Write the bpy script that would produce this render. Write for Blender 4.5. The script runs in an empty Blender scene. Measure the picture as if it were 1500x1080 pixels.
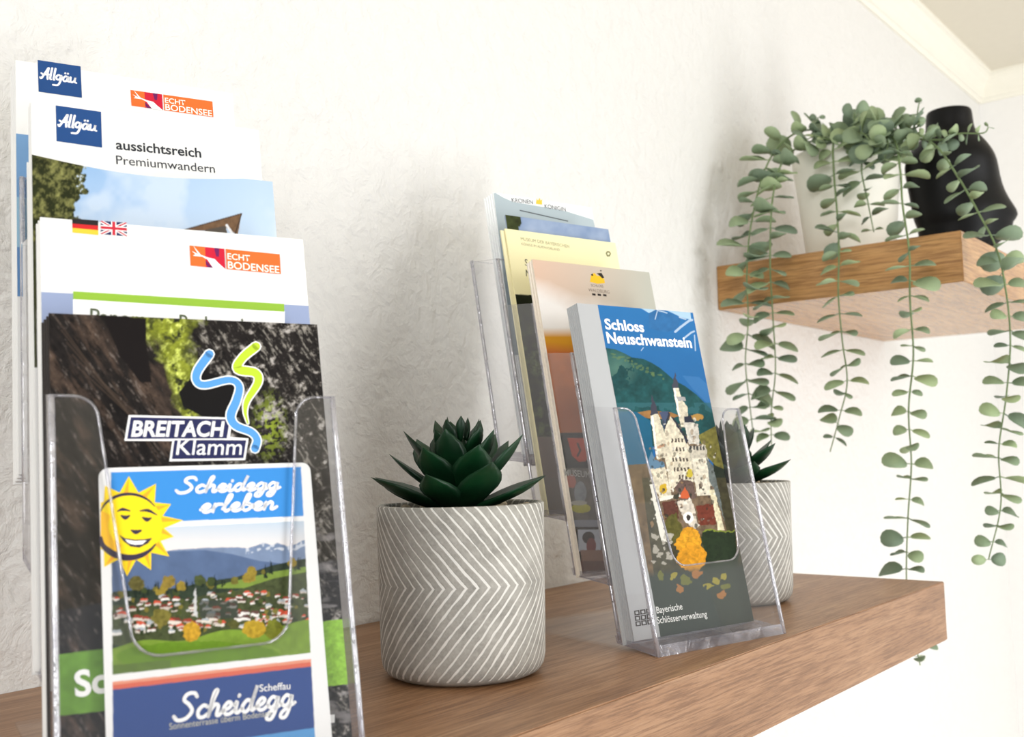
import bpy, math, random
import numpy as np
from mathutils import Vector, Matrix

# ------------------------------------------------------------------ camera, world, light, exposure
SC = bpy.context.scene
COL = SC.collection
random.seed(4)
RNG = np.random.default_rng(7)

FOC = 1521.66                       # focal length in pixels of the 1500 px wide frame
CAM = np.array([0.0, -0.5671, 1.72])
AX = np.array([[0.63285253, 0.04672747, 0.77286106],      # world X, Y, Z seen in camera axes (right, down, forward)
               [-0.77384994, 0.0711396, 0.62936113],
               [-0.02557257, -0.99637127, 0.08118093]])
cam_data = bpy.data.cameras.new('camera')
cam = bpy.data.objects.new('camera', cam_data)
COL.objects.link(cam)
cam_data.sensor_width = 36.0
cam_data.lens = 36.0 * FOC / 1500.0
cam_data.clip_start = 0.01
cx, cy, cz = AX[:, 0], -AX[:, 1], -AX[:, 2]
cam.matrix_world = Matrix(((cx[0], cy[0], cz[0], CAM[0]), (cx[1], cy[1], cz[1], CAM[1]),
                           (cx[2], cy[2], cz[2], CAM[2]), (0, 0, 0, 1)))
cam_data.dof.use_dof = True
cam_data.dof.focus_distance = 0.60
cam_data.dof.aperture_fstop = 15.0
SC.camera = cam

world = bpy.data.worlds.new('world')
SC.world = world
world.use_nodes = True
bg = world.node_tree.nodes['Background']
bg.inputs[0].default_value = (0.965, 0.98, 1.0, 1)
bg.inputs[1].default_value = 0.62


def area(name, loc, target, sx, sy, power, color):
    l = bpy.data.lights.new(name, 'AREA')
    l.shape = 'RECTANGLE'
    l.size, l.size_y, l.energy, l.color = sx, sy, power, color
    o = bpy.data.objects.new(name, l)
    o.location = loc
    o.rotation_euler = (Vector(target) - Vector(loc)).to_track_quat('-Z', 'Y').to_euler()
    COL.objects.link(o)
    return o


area('window_light', (0.92, -2.3, 2.25), (0.9, -0.1, 1.75), 0.75, 1.0, 17, (0.985, 0.99, 1.0))
area('window_light_far', (1.0, -2.1, 1.0), (1.9, 0.0, 1.5), 0.7, 1.2, 22, (0.985, 0.99, 1.0))
area('window_light_near', (-1.15, -1.0, 2.2), (0.35, -0.05, 1.8), 0.7, 0.7, 15, (0.985, 0.99, 1.0))

SC.view_settings.view_transform = 'Standard'
SC.view_settings.look = 'None'
SC.view_settings.exposure = 0.03
SC.view_settings.gamma = 1.0
SC.view_settings.use_curve_mapping = False
SC.cycles.max_bounces = 14
SC.cycles.transparent_max_bounces = 40
SC.cycles.transmission_bounces = 10
SC.cycles.caustics_reflective = False
SC.cycles.caustics_refractive = False
SC.cycles.sample_clamp_indirect = 6


# ------------------------------------------------------------------ helpers
def lin(c):
    c = np.asarray(c, float) / 255.0
    return np.where(c <= 0.04045, c / 12.92, ((c + 0.055) / 1.055) ** 2.4)


def L4(c, k=1.0):
    r = lin(c) * k
    return (float(r[0]), float(r[1]), float(r[2]), 1.0)


class NT:
    """tiny node-tree helper"""
    def __init__(self, name):
        self.m = bpy.data.materials.new(name)
        self.m.use_nodes = True
        self.t = self.m.node_tree
        self.n = self.t.nodes
        self.p = self.n['Principled BSDF']
        self.out = self.n['Material Output']

    def node(self, typ, **kw):
        x = self.n.new(typ)
        for k, v in kw.items():
            if k == 'inp':
                for a, b in v.items():
                    x.inputs[a].default_value = b
            else:
                setattr(x, k, v)
        return x

    def link(self, a, b):
        self.t.links.new(a, b)

    def math(self, op, a, b=None, c=None):
        x = self.node('ShaderNodeMath', operation=op)
        for i, v in enumerate((a, b, c)):
            if v is None:
                continue
            if isinstance(v, (int, float)):
                x.inputs[i].default_value = v
            else:
                self.link(v, x.inputs[i])
        return x.outputs[0]

    def ramp(self, fac, stops):
        r = self.node('ShaderNodeValToRGB')
        e = r.color_ramp.elements
        while len(e) < len(stops):
            e.new(0.5)
        for i, (p, c) in enumerate(stops):
            e[i].position = p
            e[i].color = c
        self.link(fac, r.inputs[0])
        return r.outputs[0]

    def noise(self, vec, scale, detail=4, rough=0.55, dist=0.0):
        x = self.node('ShaderNodeTexNoise', inp={'Scale': scale, 'Detail': detail, 'Roughness': rough, 'Distortion': dist})
        if vec is not None:
            self.link(vec, x.inputs['Vector'])
        return x.outputs[0]

    def coord(self, scale=(1, 1, 1), which='Object'):
        tc = self.node('ShaderNodeTexCoord')
        mp = self.node('ShaderNodeMapping')
        mp.inputs['Scale'].default_value = scale
        self.link(tc.outputs[which], mp.inputs[0])
        return mp.outputs[0]

    def bump(self, h, strength, dist):
        b = self.node('ShaderNodeBump', inp={'Strength': strength, 'Distance': dist})
        self.link(h, b.inputs['Height'])
        self.link(b.outputs[0], self.p.inputs['Normal'])
        return b


def plain(name, c, rough=0.5, spec=0.5, var=0.04, scale=60.0):
    t = NT(name)
    n = t.noise(t.coord(), scale)
    a, b = np.array(L4(c)), np.array(L4(c))
    a[:3] *= 1 - var
    b[:3] = np.minimum(b[:3] * (1 + var), 1)
    t.link(t.ramp(n, [(0.3, tuple(a)), (0.7, tuple(b))]), t.p.inputs['Base Color'])
    t.p.inputs['Roughness'].default_value = rough
    t.p.inputs['Specular IOR Level'].default_value = spec
    return t.m


def obj(name, mesh, parent=None, mats=(), **props):
    o = bpy.data.objects.new(name, mesh)
    COL.objects.link(o)
    if parent is not None:
        o.parent = parent
    if mesh is not None:
        for m in mats:
            mesh.materials.append(m)
    for k, v in props.items():
        o[k] = v
    return o


def tag(o, label=None, category=None, group=None, kind=None):
    for k, v in (('label', label), ('category', category), ('group', group), ('kind', kind)):
        if v:
            o[k] = v
    return o


class MB:
    """mesh builder: vertices, faces, material index per face"""
    def __init__(self):
        self.v, self.f, self.mi = [], [], []

    def add(self, vs, fs, mi=0):
        b = len(self.v)
        self.v += [tuple(map(float, q)) for q in vs]
        for f in fs:
            self.f.append(tuple(b + i for i in f))
            self.mi.append(mi)
        return self

    def box(self, a, b, mi=0):
        x0, y0, z0 = a
        x1, y1, z1 = b
        vs = [(x0, y0, z0), (x1, y0, z0), (x1, y1, z0), (x0, y1, z0), (x0, y0, z1), (x1, y0, z1), (x1, y1, z1), (x0, y1, z1)]
        fs = [(0, 3, 2, 1), (4, 5, 6, 7), (0, 1, 5, 4), (1, 2, 6, 5), (2, 3, 7, 6), (3, 0, 4, 7)]
        return self.add(vs, fs, mi)

    def prism(self, outline, origin, ea, eb, en, t, mi=0, mi_edge=0):
        """outline (a,b) pairs in plane ea/eb at origin, thickness t along en"""
        o, ea, eb, en = map(np.asarray, (origin, ea, eb, en))
        n = len(outline)
        A = [o + ea * p[0] + eb * p[1] for p in outline]
        B = [q + en * t for q in A]
        self.add(A + B, [tuple(range(n))[::-1], tuple(range(n, 2 * n))], mi)
        b = len(self.v) - 2 * n
        for i in range(n):
            j = (i + 1) % n
            self.f.append((b + i, b + j, b + n + j, b + n + i))
            self.mi.append(mi_edge)
        return self

    def tube(self, pts, rad, seg=8, mi=0, cap=True):
        pts = [np.asarray(p, float) for p in pts]
        if not hasattr(rad, '__len__'):
            rad = [rad] * len(pts)
        rings = []
        up = np.array([0.13, 0.27, 0.95])
        for i, p in enumerate(pts):
            t = pts[min(i + 1, len(pts) - 1)] - pts[max(i - 1, 0)]
            t /= np.linalg.norm(t) + 1e-12
            a = np.cross(t, up)
            if np.linalg.norm(a) < 0.15:
                a = np.cross(t, np.array([1.0, 0, 0]))
            a /= np.linalg.norm(a)
            b = np.cross(t, a)
            rings.append([p + rad[i] * (math.cos(2 * math.pi * k / seg) * a + math.sin(2 * math.pi * k / seg) * b) for k in range(seg)])
        vs = [q for r in rings for q in r]
        fs = []
        for i in range(len(pts) - 1):
            for k in range(seg):
                k2 = (k + 1) % seg
                fs.append((i * seg + k, i * seg + k2, (i + 1) * seg + k2, (i + 1) * seg + k))
        if cap:
            fs += [tuple(range(seg))[::-1], tuple(range((len(pts) - 1) * seg, len(pts) * seg))]
        return self.add(vs, fs, mi)

    def mesh(self, name, smooth=False, fix=True):
        m = bpy.data.meshes.new(name)
        m.from_pydata(self.v, [], self.f)
        m.polygons.foreach_set('material_index', self.mi)
        if smooth:
            m.polygons.foreach_set('use_smooth', [True] * len(self.f))
        m.update()
        if fix:
            import bmesh
            b = bmesh.new()
            b.from_mesh(m)
            bmesh.ops.recalc_face_normals(b, faces=b.faces)
            b.to_mesh(m)
            b.free()
        return m


def lathe(profile, seg=64, mi=0, wob=None):
    """closed-of-revolution surface from (r, z) profile"""
    vs, fs = [], []
    for i, (r, z) in enumerate(profile):
        for k in range(seg):
            a = 2 * math.pi * k / seg
            vs.append((r * math.cos(a), r * math.sin(a), z))
    for i in range(len(profile) - 1):
        for k in range(seg):
            k2 = (k + 1) % seg
            fs.append((i * seg + k, i * seg + k2, (i + 1) * seg + k2, (i + 1) * seg + k))
    b = MB()
    b.add(vs, fs, mi)
    return b


def raydir(px, py):
    return AX @ np.array([px - 750.0, py - 540.0, FOC])


def on_plane(px, py, n, p0):
    r = raydir(px, py)
    t = np.dot(np.asarray(p0) - CAM, n) / np.dot(r, n)
    return CAM + t * r


# ------------------------------------------------------------------ materials
def wall_mat(name, c, bump=0.5):
    t = NT(name)
    v = t.coord()
    n1 = t.noise(v, 55, 5, 0.62, 0.6)
    n2 = t.noise(v, 170, 3, 0.5)
    vor = t.node('ShaderNodeTexVoronoi', inp={'Scale': 95.0})
    t.link(v, vor.inputs['Vector'])
    h = t.math('ADD', t.math('MULTIPLY', n1, 1.0), t.math('MULTIPLY', n2, 0.35))
    h = t.math('ADD', h, t.math('MULTIPLY', vor.outputs[0], -0.28))
    t.bump(h, bump, 0.0042)
    col = t.ramp(n1, [(0.3, L4(c, 0.975)), (0.7, L4(c))])
    t.link(col, t.p.inputs['Base Color'])
    t.p.inputs['Roughness'].default_value = 0.9
    t.p.inputs['Specular IOR Level'].default_value = 0.2
    return t.m


M_WALL = wall_mat('rough_plaster', (233, 232, 229), 0.75)
M_WALL2 = wall_mat('smooth_plaster', (244, 243, 241), 0.12)
M_CEIL = wall_mat('ceiling_paint', (226, 220, 205), 0.08)
M_TRIM = plain('cornice_paint', (243, 240, 228), 0.6, 0.3, 0.01)
M_FLOOR = plain('floor_boards', (205, 198, 188), 0.5)


def wood_mat(name, axis, dark, mid, light, rough=0.42):
    """oak veneer, grain running along axis 0 = x or 1 = y"""
    t = NT(name)
    s = (2.2, 34.0, 34.0) if axis == 0 else (34.0, 2.2, 34.0)
    v = t.coord(s)
    warp = t.noise(t.coord((1.5, 5, 5) if axis == 0 else (5, 1.5, 5)), 3.0, 3)
    n1 = t.noise(v, 2.6, 8, 0.68, 0.5)
    s2 = (16.0, 420.0, 420.0) if axis == 0 else (420.0, 16.0, 420.0)
    pores = t.noise(t.coord(s2), 1.6, 4, 0.7)
    f = t.math('ADD', t.math('MULTIPLY', n1, 0.72), t.math('MULTIPLY', warp, 0.28))
    col = t.ramp(f, [(0.30, dark), (0.47, mid), (0.68, light)])
    mix = t.node('ShaderNodeMixRGB', blend_type='MULTIPLY')
    pr = t.ramp(pores, [(0.40, (0.50, 0.42, 0.35, 1)), (0.56, (1.04, 1.04, 1.04, 1))])
    mix.inputs[0].default_value = 0.75
    t.link(col, mix.inputs[1])
    t.link(pr, mix.inputs[2])
    t.link(mix.outputs[0], t.p.inputs['Base Color'])
    t.bump(pores, 0.12, 0.0004)
    t.p.inputs['Roughness'].default_value = rough
    t.p.inputs['Specular IOR Level'].default_value = 0.5
    return t.m


LOW = (L4((122, 86, 56)), L4((156, 116, 82)), L4((180, 142, 108)))
UPP = (L4((150, 106, 56)), L4((186, 138, 82)), L4((208, 162, 104)))
M_WX = wood_mat('oak_veneer_long', 0, *LOW)
M_WY = wood_mat('oak_veneer_end', 1, *LOW)
M_UX = wood_mat('light_oak_veneer_long', 0, *UPP, 0.24)
M_UY = wood_mat('light_oak_veneer_end', 1, *UPP)
M_UEDGE = plain('veneer_edge', (205, 165, 110), 0.5)


def acrylic(name, tint, rough, veil=0.0, mult=1.0):
    """clear sheet: straight-through transmission plus Fresnel reflection on each face"""
    t = NT(name)
    t.n.remove(t.p)
    geo = t.node('ShaderNodeNewGeometry')
    ior = t.node('ShaderNodeMapRange', inp={1: 0.0, 2: 1.0, 3: 1.49, 4: 1.0 / 1.49})
    t.link(geo.outputs['Backfacing'], ior.inputs[0])
    fr = t.node('ShaderNodeFresnel')
    t.link(ior.outputs[0], fr.inputs['IOR'])
    n = t.noise(t.coord(), 9.0, 2)
    bp = t.node('ShaderNodeBump', inp={'Strength': 0.06, 'Distance': 0.004})
    t.link(n, bp.inputs['Height'])
    gl = t.node('ShaderNodeBsdfGlossy', inp={'Roughness': rough, 'Color': (1, 1, 1, 1)})
    t.link(bp.outputs[0], gl.inputs['Normal'])
    tr = t.node('ShaderNodeBsdfTransparent', inp={'Color': tint})
    mx = t.node('ShaderNodeMixShader')
    t.link(t.math('MINIMUM', t.math('MULTIPLY', fr.outputs[0], mult), 1.0), mx.inputs[0])
    t.link(tr.outputs[0], mx.inputs[1])
    t.link(gl.outputs[0], mx.inputs[2])
    last = mx.outputs[0]
    if veil > 0:  # pale diffuse haze mixed in, standing in for bright room reflections
        df = t.node('ShaderNodeBsdfDiffuse', inp={'Color': (0.85, 0.85, 0.9, 1)})
        m2 = t.node('ShaderNodeMixShader', inp={0: veil})
        t.link(last, m2.inputs[1])
        t.link(df.outputs[0], m2.inputs[2])
        last = m2.outputs[0]
    t.link(last, t.out.inputs['Surface'])
    return t.m


def acrylic_edge(name, base, transp, rough=0.18):
    t = NT(name)
    t.n.remove(t.p)
    v = t.coord((1, 1, 1))
    n = t.noise(v, 60.0, 3, 0.6, 1.0)
    gl = t.node('ShaderNodeBsdfGlossy', inp={'Roughness': rough, 'Color': (0.93, 0.92, 0.95, 1)})
    bp = t.node('ShaderNodeBump', inp={'Strength': 0.5, 'Distance': 0.002})
    t.link(n, bp.inputs['Height'])
    t.link(bp.outputs[0], gl.inputs['Normal'])
    df = t.node('ShaderNodeBsdfTranslucent', inp={'Color': base})
    d2 = t.node('ShaderNodeBsdfDiffuse', inp={'Color': base})
    a = t.node('ShaderNodeAddShader')
    m0 = t.node('ShaderNodeMixShader', inp={0: 0.5})
    t.link(df.outputs[0], m0.inputs[1])
    t.link(d2.outputs[0], m0.inputs[2])
    m1 = t.node('ShaderNodeMixShader', inp={0: 0.55})
    t.link(gl.outputs[0], m1.inputs[1])
    t.link(m0.outputs[0], m1.inputs[2])
    tr = t.node('ShaderNodeBsdfTransparent', inp={'Color': (0.9, 0.9, 0.93, 1)})
    m2 = t.node('ShaderNodeMixShader')
    t.link(t.ramp(n, [(0.35, (transp * 0.6,) * 3 + (1,)), (0.65, (min(1, transp * 1.4),) * 3 + (1,))]), m2.inputs[0])
    t.link(m1.outputs[0], m2.inputs[1])
    t.link(tr.outputs[0], m2.inputs[2])
    t.link(m2.outputs[0], t.out.inputs['Surface'])
    t.n.remove(a)
    return t.m


M_ACR = acrylic('clear_acrylic', (0.985, 0.985, 0.985, 1), 0.015)
M_ACR_SIDE = acrylic('clear_acrylic_side', (0.97, 0.97, 0.975, 1), 0.03, 0.03)
M_EDGE = acrylic_edge('acrylic_cut_edge', (0.72, 0.71, 0.76, 1), 0.45)
M_BASEP = acrylic('acrylic_base', (0.985, 0.985, 0.985, 1), 0.3, 0.0, 0.18)
M_FLOORP = acrylic_edge('acrylic_pocket_floor', (0.66, 0.63, 0.72, 1), 0.62)
t_ = NT('acrylic_corner_bend')
t_.p.inputs['Transmission Weight'].default_value = 1.0
t_.p.inputs['IOR'].default_value = 1.49
t_.p.inputs['Roughness'].default_value = 0.03
_n = t_.noise(t_.coord((1, 1, 0.15)), 90.0, 2)
t_.link(t_.ramp(_n, [(0.3, (0.93, 0.93, 0.95, 1)), (0.7, (1, 1, 1, 1))]), t_.p.inputs['Base Color'])
M_BEND = acrylic_edge('acrylic_bend', (0.88, 0.88, 0.91, 1), 0.50, 0.08)
M_LIP = acrylic_edge('acrylic_lip', (0.7, 0.7, 0.72, 1), 0.60, 0.1)

t_ = NT('printed_paper')
_a = t_.node('ShaderNodeAttribute', attribute_name='Col')
t_.link(_a.outputs['Color'], t_.p.inputs['Base Color'])
_n = t_.noise(t_.coord(), 500.0, 2)
t_.bump(_n, 0.03, 0.0002)
t_.p.inputs['Roughness'].default_value = 0.5
t_.p.inputs['Specular IOR Level'].default_value = 0.15
M_PRINT = t_.m
M_PAPER = plain('white_paper', (240, 240, 238), 0.6, 0.3, 0.01)
INK = {}


def ink(c):
    c = tuple(c)
    if c not in INK:
        INK[c] = plain('ink_%d_%d_%d' % c, c, 0.45, 0.3, 0.005)
    return INK[c]


# ------------------------------------------------------------------ setting
def structure(name, mb, mats, **k):
    o = obj(name, mb.mesh(name), None, mats)
    o['kind'] = 'structure'
    return o


XW, ZC = 2.25, 2.468
structure('wall_main', MB().box((-1.6, 0.0, 0.0), (XW + 0.1, 0.1, ZC)), [M_WALL])
structure('wall_right', MB().box((XW, -2.9, 0.0), (XW + 0.1, 0.0, ZC)), [M_WALL2])
structure('floor', MB().box((-1.6, -2.9, -0.05), (XW + 0.1, 0.1, 0.0)), [M_FLOOR])
structure('ceiling', MB().box((-1.6, -2.9, ZC), (XW + 0.1, 0.1, ZC + 0.05)), [M_CEIL])
# cornice: stepped cove profile swept along both walls
prof = [(0.0, -0.053), (0.005, -0.053), (0.007, -0.047), (0.012, -0.045), (0.015, -0.035), (0.021, -0.023),
        (0.029, -0.014), (0.031, -0.008), (0.037, -0.006), (0.037, 0.0), (0.0, 0.0)]
mb = MB()
n = len(prof)
vs = [(-1.6, -a, ZC + b) for a, b in prof] + [(XW - a, -a, ZC + b) for a, b in prof]
mb.add(vs, [(i, (i + 1) % n, n + (i + 1) % n, n + i) for i in range(n)] + [tuple(range(n))])
structure('trim_1', mb, [M_TRIM])
mb = MB()
vs = [(XW - a, -a, ZC + b) for a, b in prof] + [(XW - a, -2.9, ZC + b) for a, b in prof]
mb.add(vs, [(i, (i + 1) % n, n + (i + 1) % n, n + i) for i in range(n)] + [tuple(range(n, 2 * n))])
structure('trim_2', mb, [M_TRIM])


def shelf(name, x0, x1, y0, z0, z1, mx, my, label, edge=None):
    """thick floating shelf of veneered panels: body with chamfered edges"""
    import bmesh
    b = bmesh.new()
    bmesh.ops.create_cube(b, size=1.0)
    for v in b.verts:
        v.co = Vector(((x0 if v.co.x < 0 else x1), (y0 if v.co.y < 0 else 0.0), (z0 if v.co.z < 0 else z1)))
    bmesh.ops.bevel(b, geom=list(b.edges), offset=0.0007, segments=2, affect='EDGES')
    m = bpy.data.meshes.new(name)
    for f in b.faces:
        f.material_index = 1 if abs(f.normal.x) > 0.9 else (2 if (edge and abs(f.normal.x) > 0.2 and abs(f.normal.z) < .2) else 0)
    b.to_mesh(m)
    b.free()
    o = obj(name, m, None, [mx, my] + ([edge] if edge else []))
    tag(o, label, 'shelf')
    return o


ZS = 1.60
shelf('floating_shelf', -0.35, 0.938, -0.2782, ZS - 0.0495, ZS, M_WX, M_WY,
      'lower thick brown oak floating shelf carrying both leaflet holders')
ZU = 1.9300
shelf('floating_shelf', 1.0768, 1.616, -0.2715, ZU - 0.0515, ZU, M_UX, M_UY,
      'upper light oak floating shelf carrying the white pot and black vase', M_UEDGE)

# ------------------------------------------------------------------ leaflet holders
PW, PZ, LEAN, RIM, WID = 0.0321, 0.0376, 0.2078, 0.1461, 0.113
LN = math.sqrt(1 + LEAN * LEAN)
POSE = {'L': (0.181, -0.2154, -20.1776), 'R': (0.5257, -0.2423, -14.5567)}


def rot(a):
    a = math.radians(a)
    return np.array([[math.cos(a), -math.sin(a), 0], [math.sin(a), math.cos(a), 0], [0, 0, 1]])


def hp(side, u, c, z):
    """point of the holder: u across, plane offset c (leaning), height z"""
    x, y, a = POSE[side]
    return np.array([x, y, ZS]) + rot(a) @ np.array([u, c + LEAN * z, z])


def make_holder(side, label):
    x, y, a = POSE[side]
    root = obj('leaflet_holder', None)
    root.location = (x, y, ZS)
    root.rotation_euler = (0, 0, math.radians(a))
    tag(root, label, 'leaflet holder', 'clear four-tier leaflet holders on the lower shelf')
    S = np.array([0, LEAN / LN, 1 / LN])
    Nn = np.array([0, -1 / LN, LEAN / LN])     # to the front
    U = np.array([1.0, 0, 0])
    T = 0.0018
    H = RIM * LN
    for k in range(4):
        z0 = PZ * k
        o = np.array([0, PW * k + LEAN * z0, z0])
        # front panel with U-shaped cut-out
        out = [(0, 0), (WID, 0), (WID, H)]

        def arc(cx_, cy_, r, a0, a1, n_=6):
            return [(cx_ + r * math.cos(math.radians(a0 + (a1 - a0) * i / n_)), cy_ + r * math.sin(math.radians(a0 + (a1 - a0) * i / n_))) for i in range(n_ + 1)]
        wt, wb, sb = 0.0175, 0.0275, 0.050
        out += arc(WID - wt + 0.009, H - 0.009, 0.009, 90, 180)
        out += arc(WID - wb - 0.010, sb + 0.011, 0.011, 0, -90)
        out += arc(wb + 0.010, sb + 0.011, 0.011, 270, 180)
        out += arc(wt - 0.009, H - 0.009, 0.009, 0, 90)
        out += [(0, H)]
        m = MB().prism(out, o, U, S, -Nn, T, 0, 1)
        obj('front_panel', m.mesh('front_panel'), root, [M_ACR, M_EDGE])
        # rolled lip along the cut-out and wings
        lip = [o + U * p[0] + S * p[1] - Nn * (T / 2) for p in out[2:]]
        m = MB().tube(lip, 0.00065, 6)
        obj('lip', m.mesh('lip', True), root, [M_LIP])
        # side panels
        for u in (0.0, WID - T):
            d = PW + 0.0012
            side_out = [(0.0, 0.0), (d * 1.02, 0.004), (d * 1.02 + LEAN * RIM, RIM + 0.003), (LEAN * RIM, RIM)]
            m = MB().prism(side_out, o + U * u, np.array([0, 1.0, 0]), np.array([0, 0, 1.0]), U, T, 0, 1)
            obj('side_panel', m.mesh('side_panel'), root, [M_ACR_SIDE, M_EDGE])
            cu = u + T / 2
            m = MB().tube([o + U * cu + S * s for s in np.linspace(0, H, 9)], 0.00125, 8)
            obj('front_corner_bend', m.mesh('front_corner_bend', True), root, [M_BEND])
            q0 = np.array([cu, o[1] + d, o[2] + 0.004])
            m = MB().tube([q0 + S * s for s in np.linspace(0, H, 9)], 0.0011, 8)
            obj('rear_corner_bend', m.mesh('rear_corner_bend', True), root, [M_BEND])
        # floor of the pocket, a thick moulded shelf
        d = PW + 0.001
        fl = [(-0.0005, 0.0), (d + 0.002, 0.0035), (d + 0.0035, 0.008), (d, 0.0078), (d - 0.002, 0.0068), (0.0035, 0.0040), (0.0014, 0.0062)]
        m = MB().prism(fl, o, np.array([0, 1.0, 0]), np.array([0, 0, 1.0]), U, WID, 0, 0)
        obj('pocket_floor', m.mesh('pocket_floor'), root, [M_FLOORP])
    # back sheet of the top pocket and the leg that drops to the base
    o = np.array([0, PW * 4 + LEAN * PZ * 3, PZ * 3])
    m = MB().prism([(0, 0.002), (WID, 0.002), (WID, H + 0.004), (0, H + 0.004)], o, U, S, -Nn, T, 0, 1)
    obj('back_panel', m.mesh('back_panel'), root, [M_ACR, M_EDGE])
    m = MB().box((0.001, 0.030, 0.0002), (WID - 0.001, 0.150, 0.0018))
    obj('base_plate', m.mesh('base_plate'), root, [M_BASEP])
    return root


make_holder('L', 'clear acrylic four-tier holder filled with hiking brochures, nearest the camera')
make_holder('R', 'clear acrylic four-tier holder with the castle leaflets between two succulent pots')


# ------------------------------------------------------------------ print painting (flat prints on the covers)
def fbm(x, y, scale, octv=4, seed=0, gain=0.5):
    r = np.random.default_rng(seed)
    out = np.zeros_like(x)
    amp, tot = 1.0, 0.0
    for o_ in range(octv):
        g = r.random((64, 64))
        fx, fy = x / scale * 2 ** o_ + 7.3 * o_, y / scale * 2 ** o_ + 3.1 * o_
        ix, iy = np.floor(fx).astype(int), np.floor(fy).astype(int)
        tx, ty = fx - ix, fy - iy
        tx, ty = tx * tx * (3 - 2 * tx), ty * ty * (3 - 2 * ty)
        a = g[iy % 64, ix % 64] * (1 - tx) + g[iy % 64, (ix + 1) % 64] * tx
        b = g[(iy + 1) % 64, ix % 64] * (1 - tx) + g[(iy + 1) % 64, (ix + 1) % 64] * tx
        out += amp * (a * (1 - ty) + b * ty)
        tot += amp
        amp *= gain
    return out / tot


def rays(px, py):
    v = np.stack([px - 750.0, py - 540.0, np.full_like(px, FOC)], -1)
    return v @ AX.T


class Canvas:
    """colours of a printed cover; X, Y are the reference measurements of each dot of the print"""
    def __init__(self, X, Y):
        self.X, self.Y = X, Y
        self.C = np.ones(X.shape + (3,))

    def warp(self, amp, sc, seed=3):
        if not hasattr(self, 'X0'):
            self.X0, self.Y0 = self.X, self.Y
        self.X = self.X0 + amp * (fbm(self.X0, self.Y0, sc, 3, seed, .6) - .5) * 2
        self.Y = self.Y0 + amp * (fbm(self.X0, self.Y0, sc, 3, seed + 50, .6) - .5) * 2

    def set(self, mask, c, a=1.0):
        c = np.asarray(c, float)
        m = np.clip(mask * a, 0, 1)[..., None]
        self.C = self.C * (1 - m) + c * m

    def inside(self, poly):
        X, Y = self.X, self.Y
        p = np.asarray(poly, float)
        bb = (X >= p[:, 0].min()) & (X <= p[:, 0].max()) & (Y >= p[:, 1].min()) & (Y <= p[:, 1].max())
        out = np.zeros(X.shape, bool)
        if not bb.any():
            return out
        x, y = X[bb], Y[bb]
        r = np.zeros(x.shape, bool)
        j = len(p) - 1
        for i in range(len(p)):
            xi, yi, xj, yj = p[i][0], p[i][1], p[j][0], p[j][1]
            if yi != yj:
                c = ((yi > y) != (yj > y)) & (x < (xj - xi) * (y - yi) / (yj - yi) + xi)
                r ^= c
            j = i
        out[bb] = r
        return out

    def poly(self, pts, c, a=1.0, tex=None):
        m = self.inside(pts)
        if not m.any():
            return
        c = lin(c)
        if tex is not None:
            c = c * tex[m][:, None]
        self.C[m] = self.C[m] * (1 - a) + c * a

    def blob(self, cx_, cy_, rx, ry, c, a=1.0, tex=None, rough=0.0, seed=1):
        bb = (np.abs(self.X - cx_) < rx * 1.5) & (np.abs(self.Y - cy_) < ry * 1.5)
        if not bb.any():
            return
        x, y = self.X[bb], self.Y[bb]
        d = ((x - cx_) / rx) ** 2 + ((y - cy_) / ry) ** 2
        if rough:
            d = d + rough * (fbm(x, y, max(2.0, min(rx, ry) * 0.7), 3, seed) - 0.5) * 2
        c = lin(c)
        if tex is not None:
            c = c * tex[bb][:, None]
        m = ((d < 1) * a)[:, None]
        self.C[bb] = self.C[bb] * (1 - m) + c * m

    def line(self, pts, w, c, a=1.0):
        X, Y = self.X, self.Y
        d = np.full(X.shape, 1e9)
        w = w if hasattr(w, '__len__') else [w] * len(pts)
        for (p, q, w0, w1) in zip(pts[:-1], pts[1:], w[:-1], w[1:]):
            dx, dy = q[0] - p[0], q[1] - p[1]
            t = np.clip(((X - p[0]) * dx + (Y - p[1]) * dy) / (dx * dx + dy * dy + 1e-9), 0, 1)
            dd = np.hypot(X - p[0] - t * dx, Y - p[1] - t * dy) - (w0 + (w1 - w0) * t) / 2
            d = np.minimum(d, dd)
        self.set((d < 0).astype(float), lin(c), a)


def radius_mask(x, y, W, H, r):
    if not r:
        return None
    dx = np.maximum(np.maximum(r - x, x - (W - r)), 0)
    dy = np.maximum(y - (H - r), 0)
    return np.hypot(dx, dy) <= r * 1.001


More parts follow.
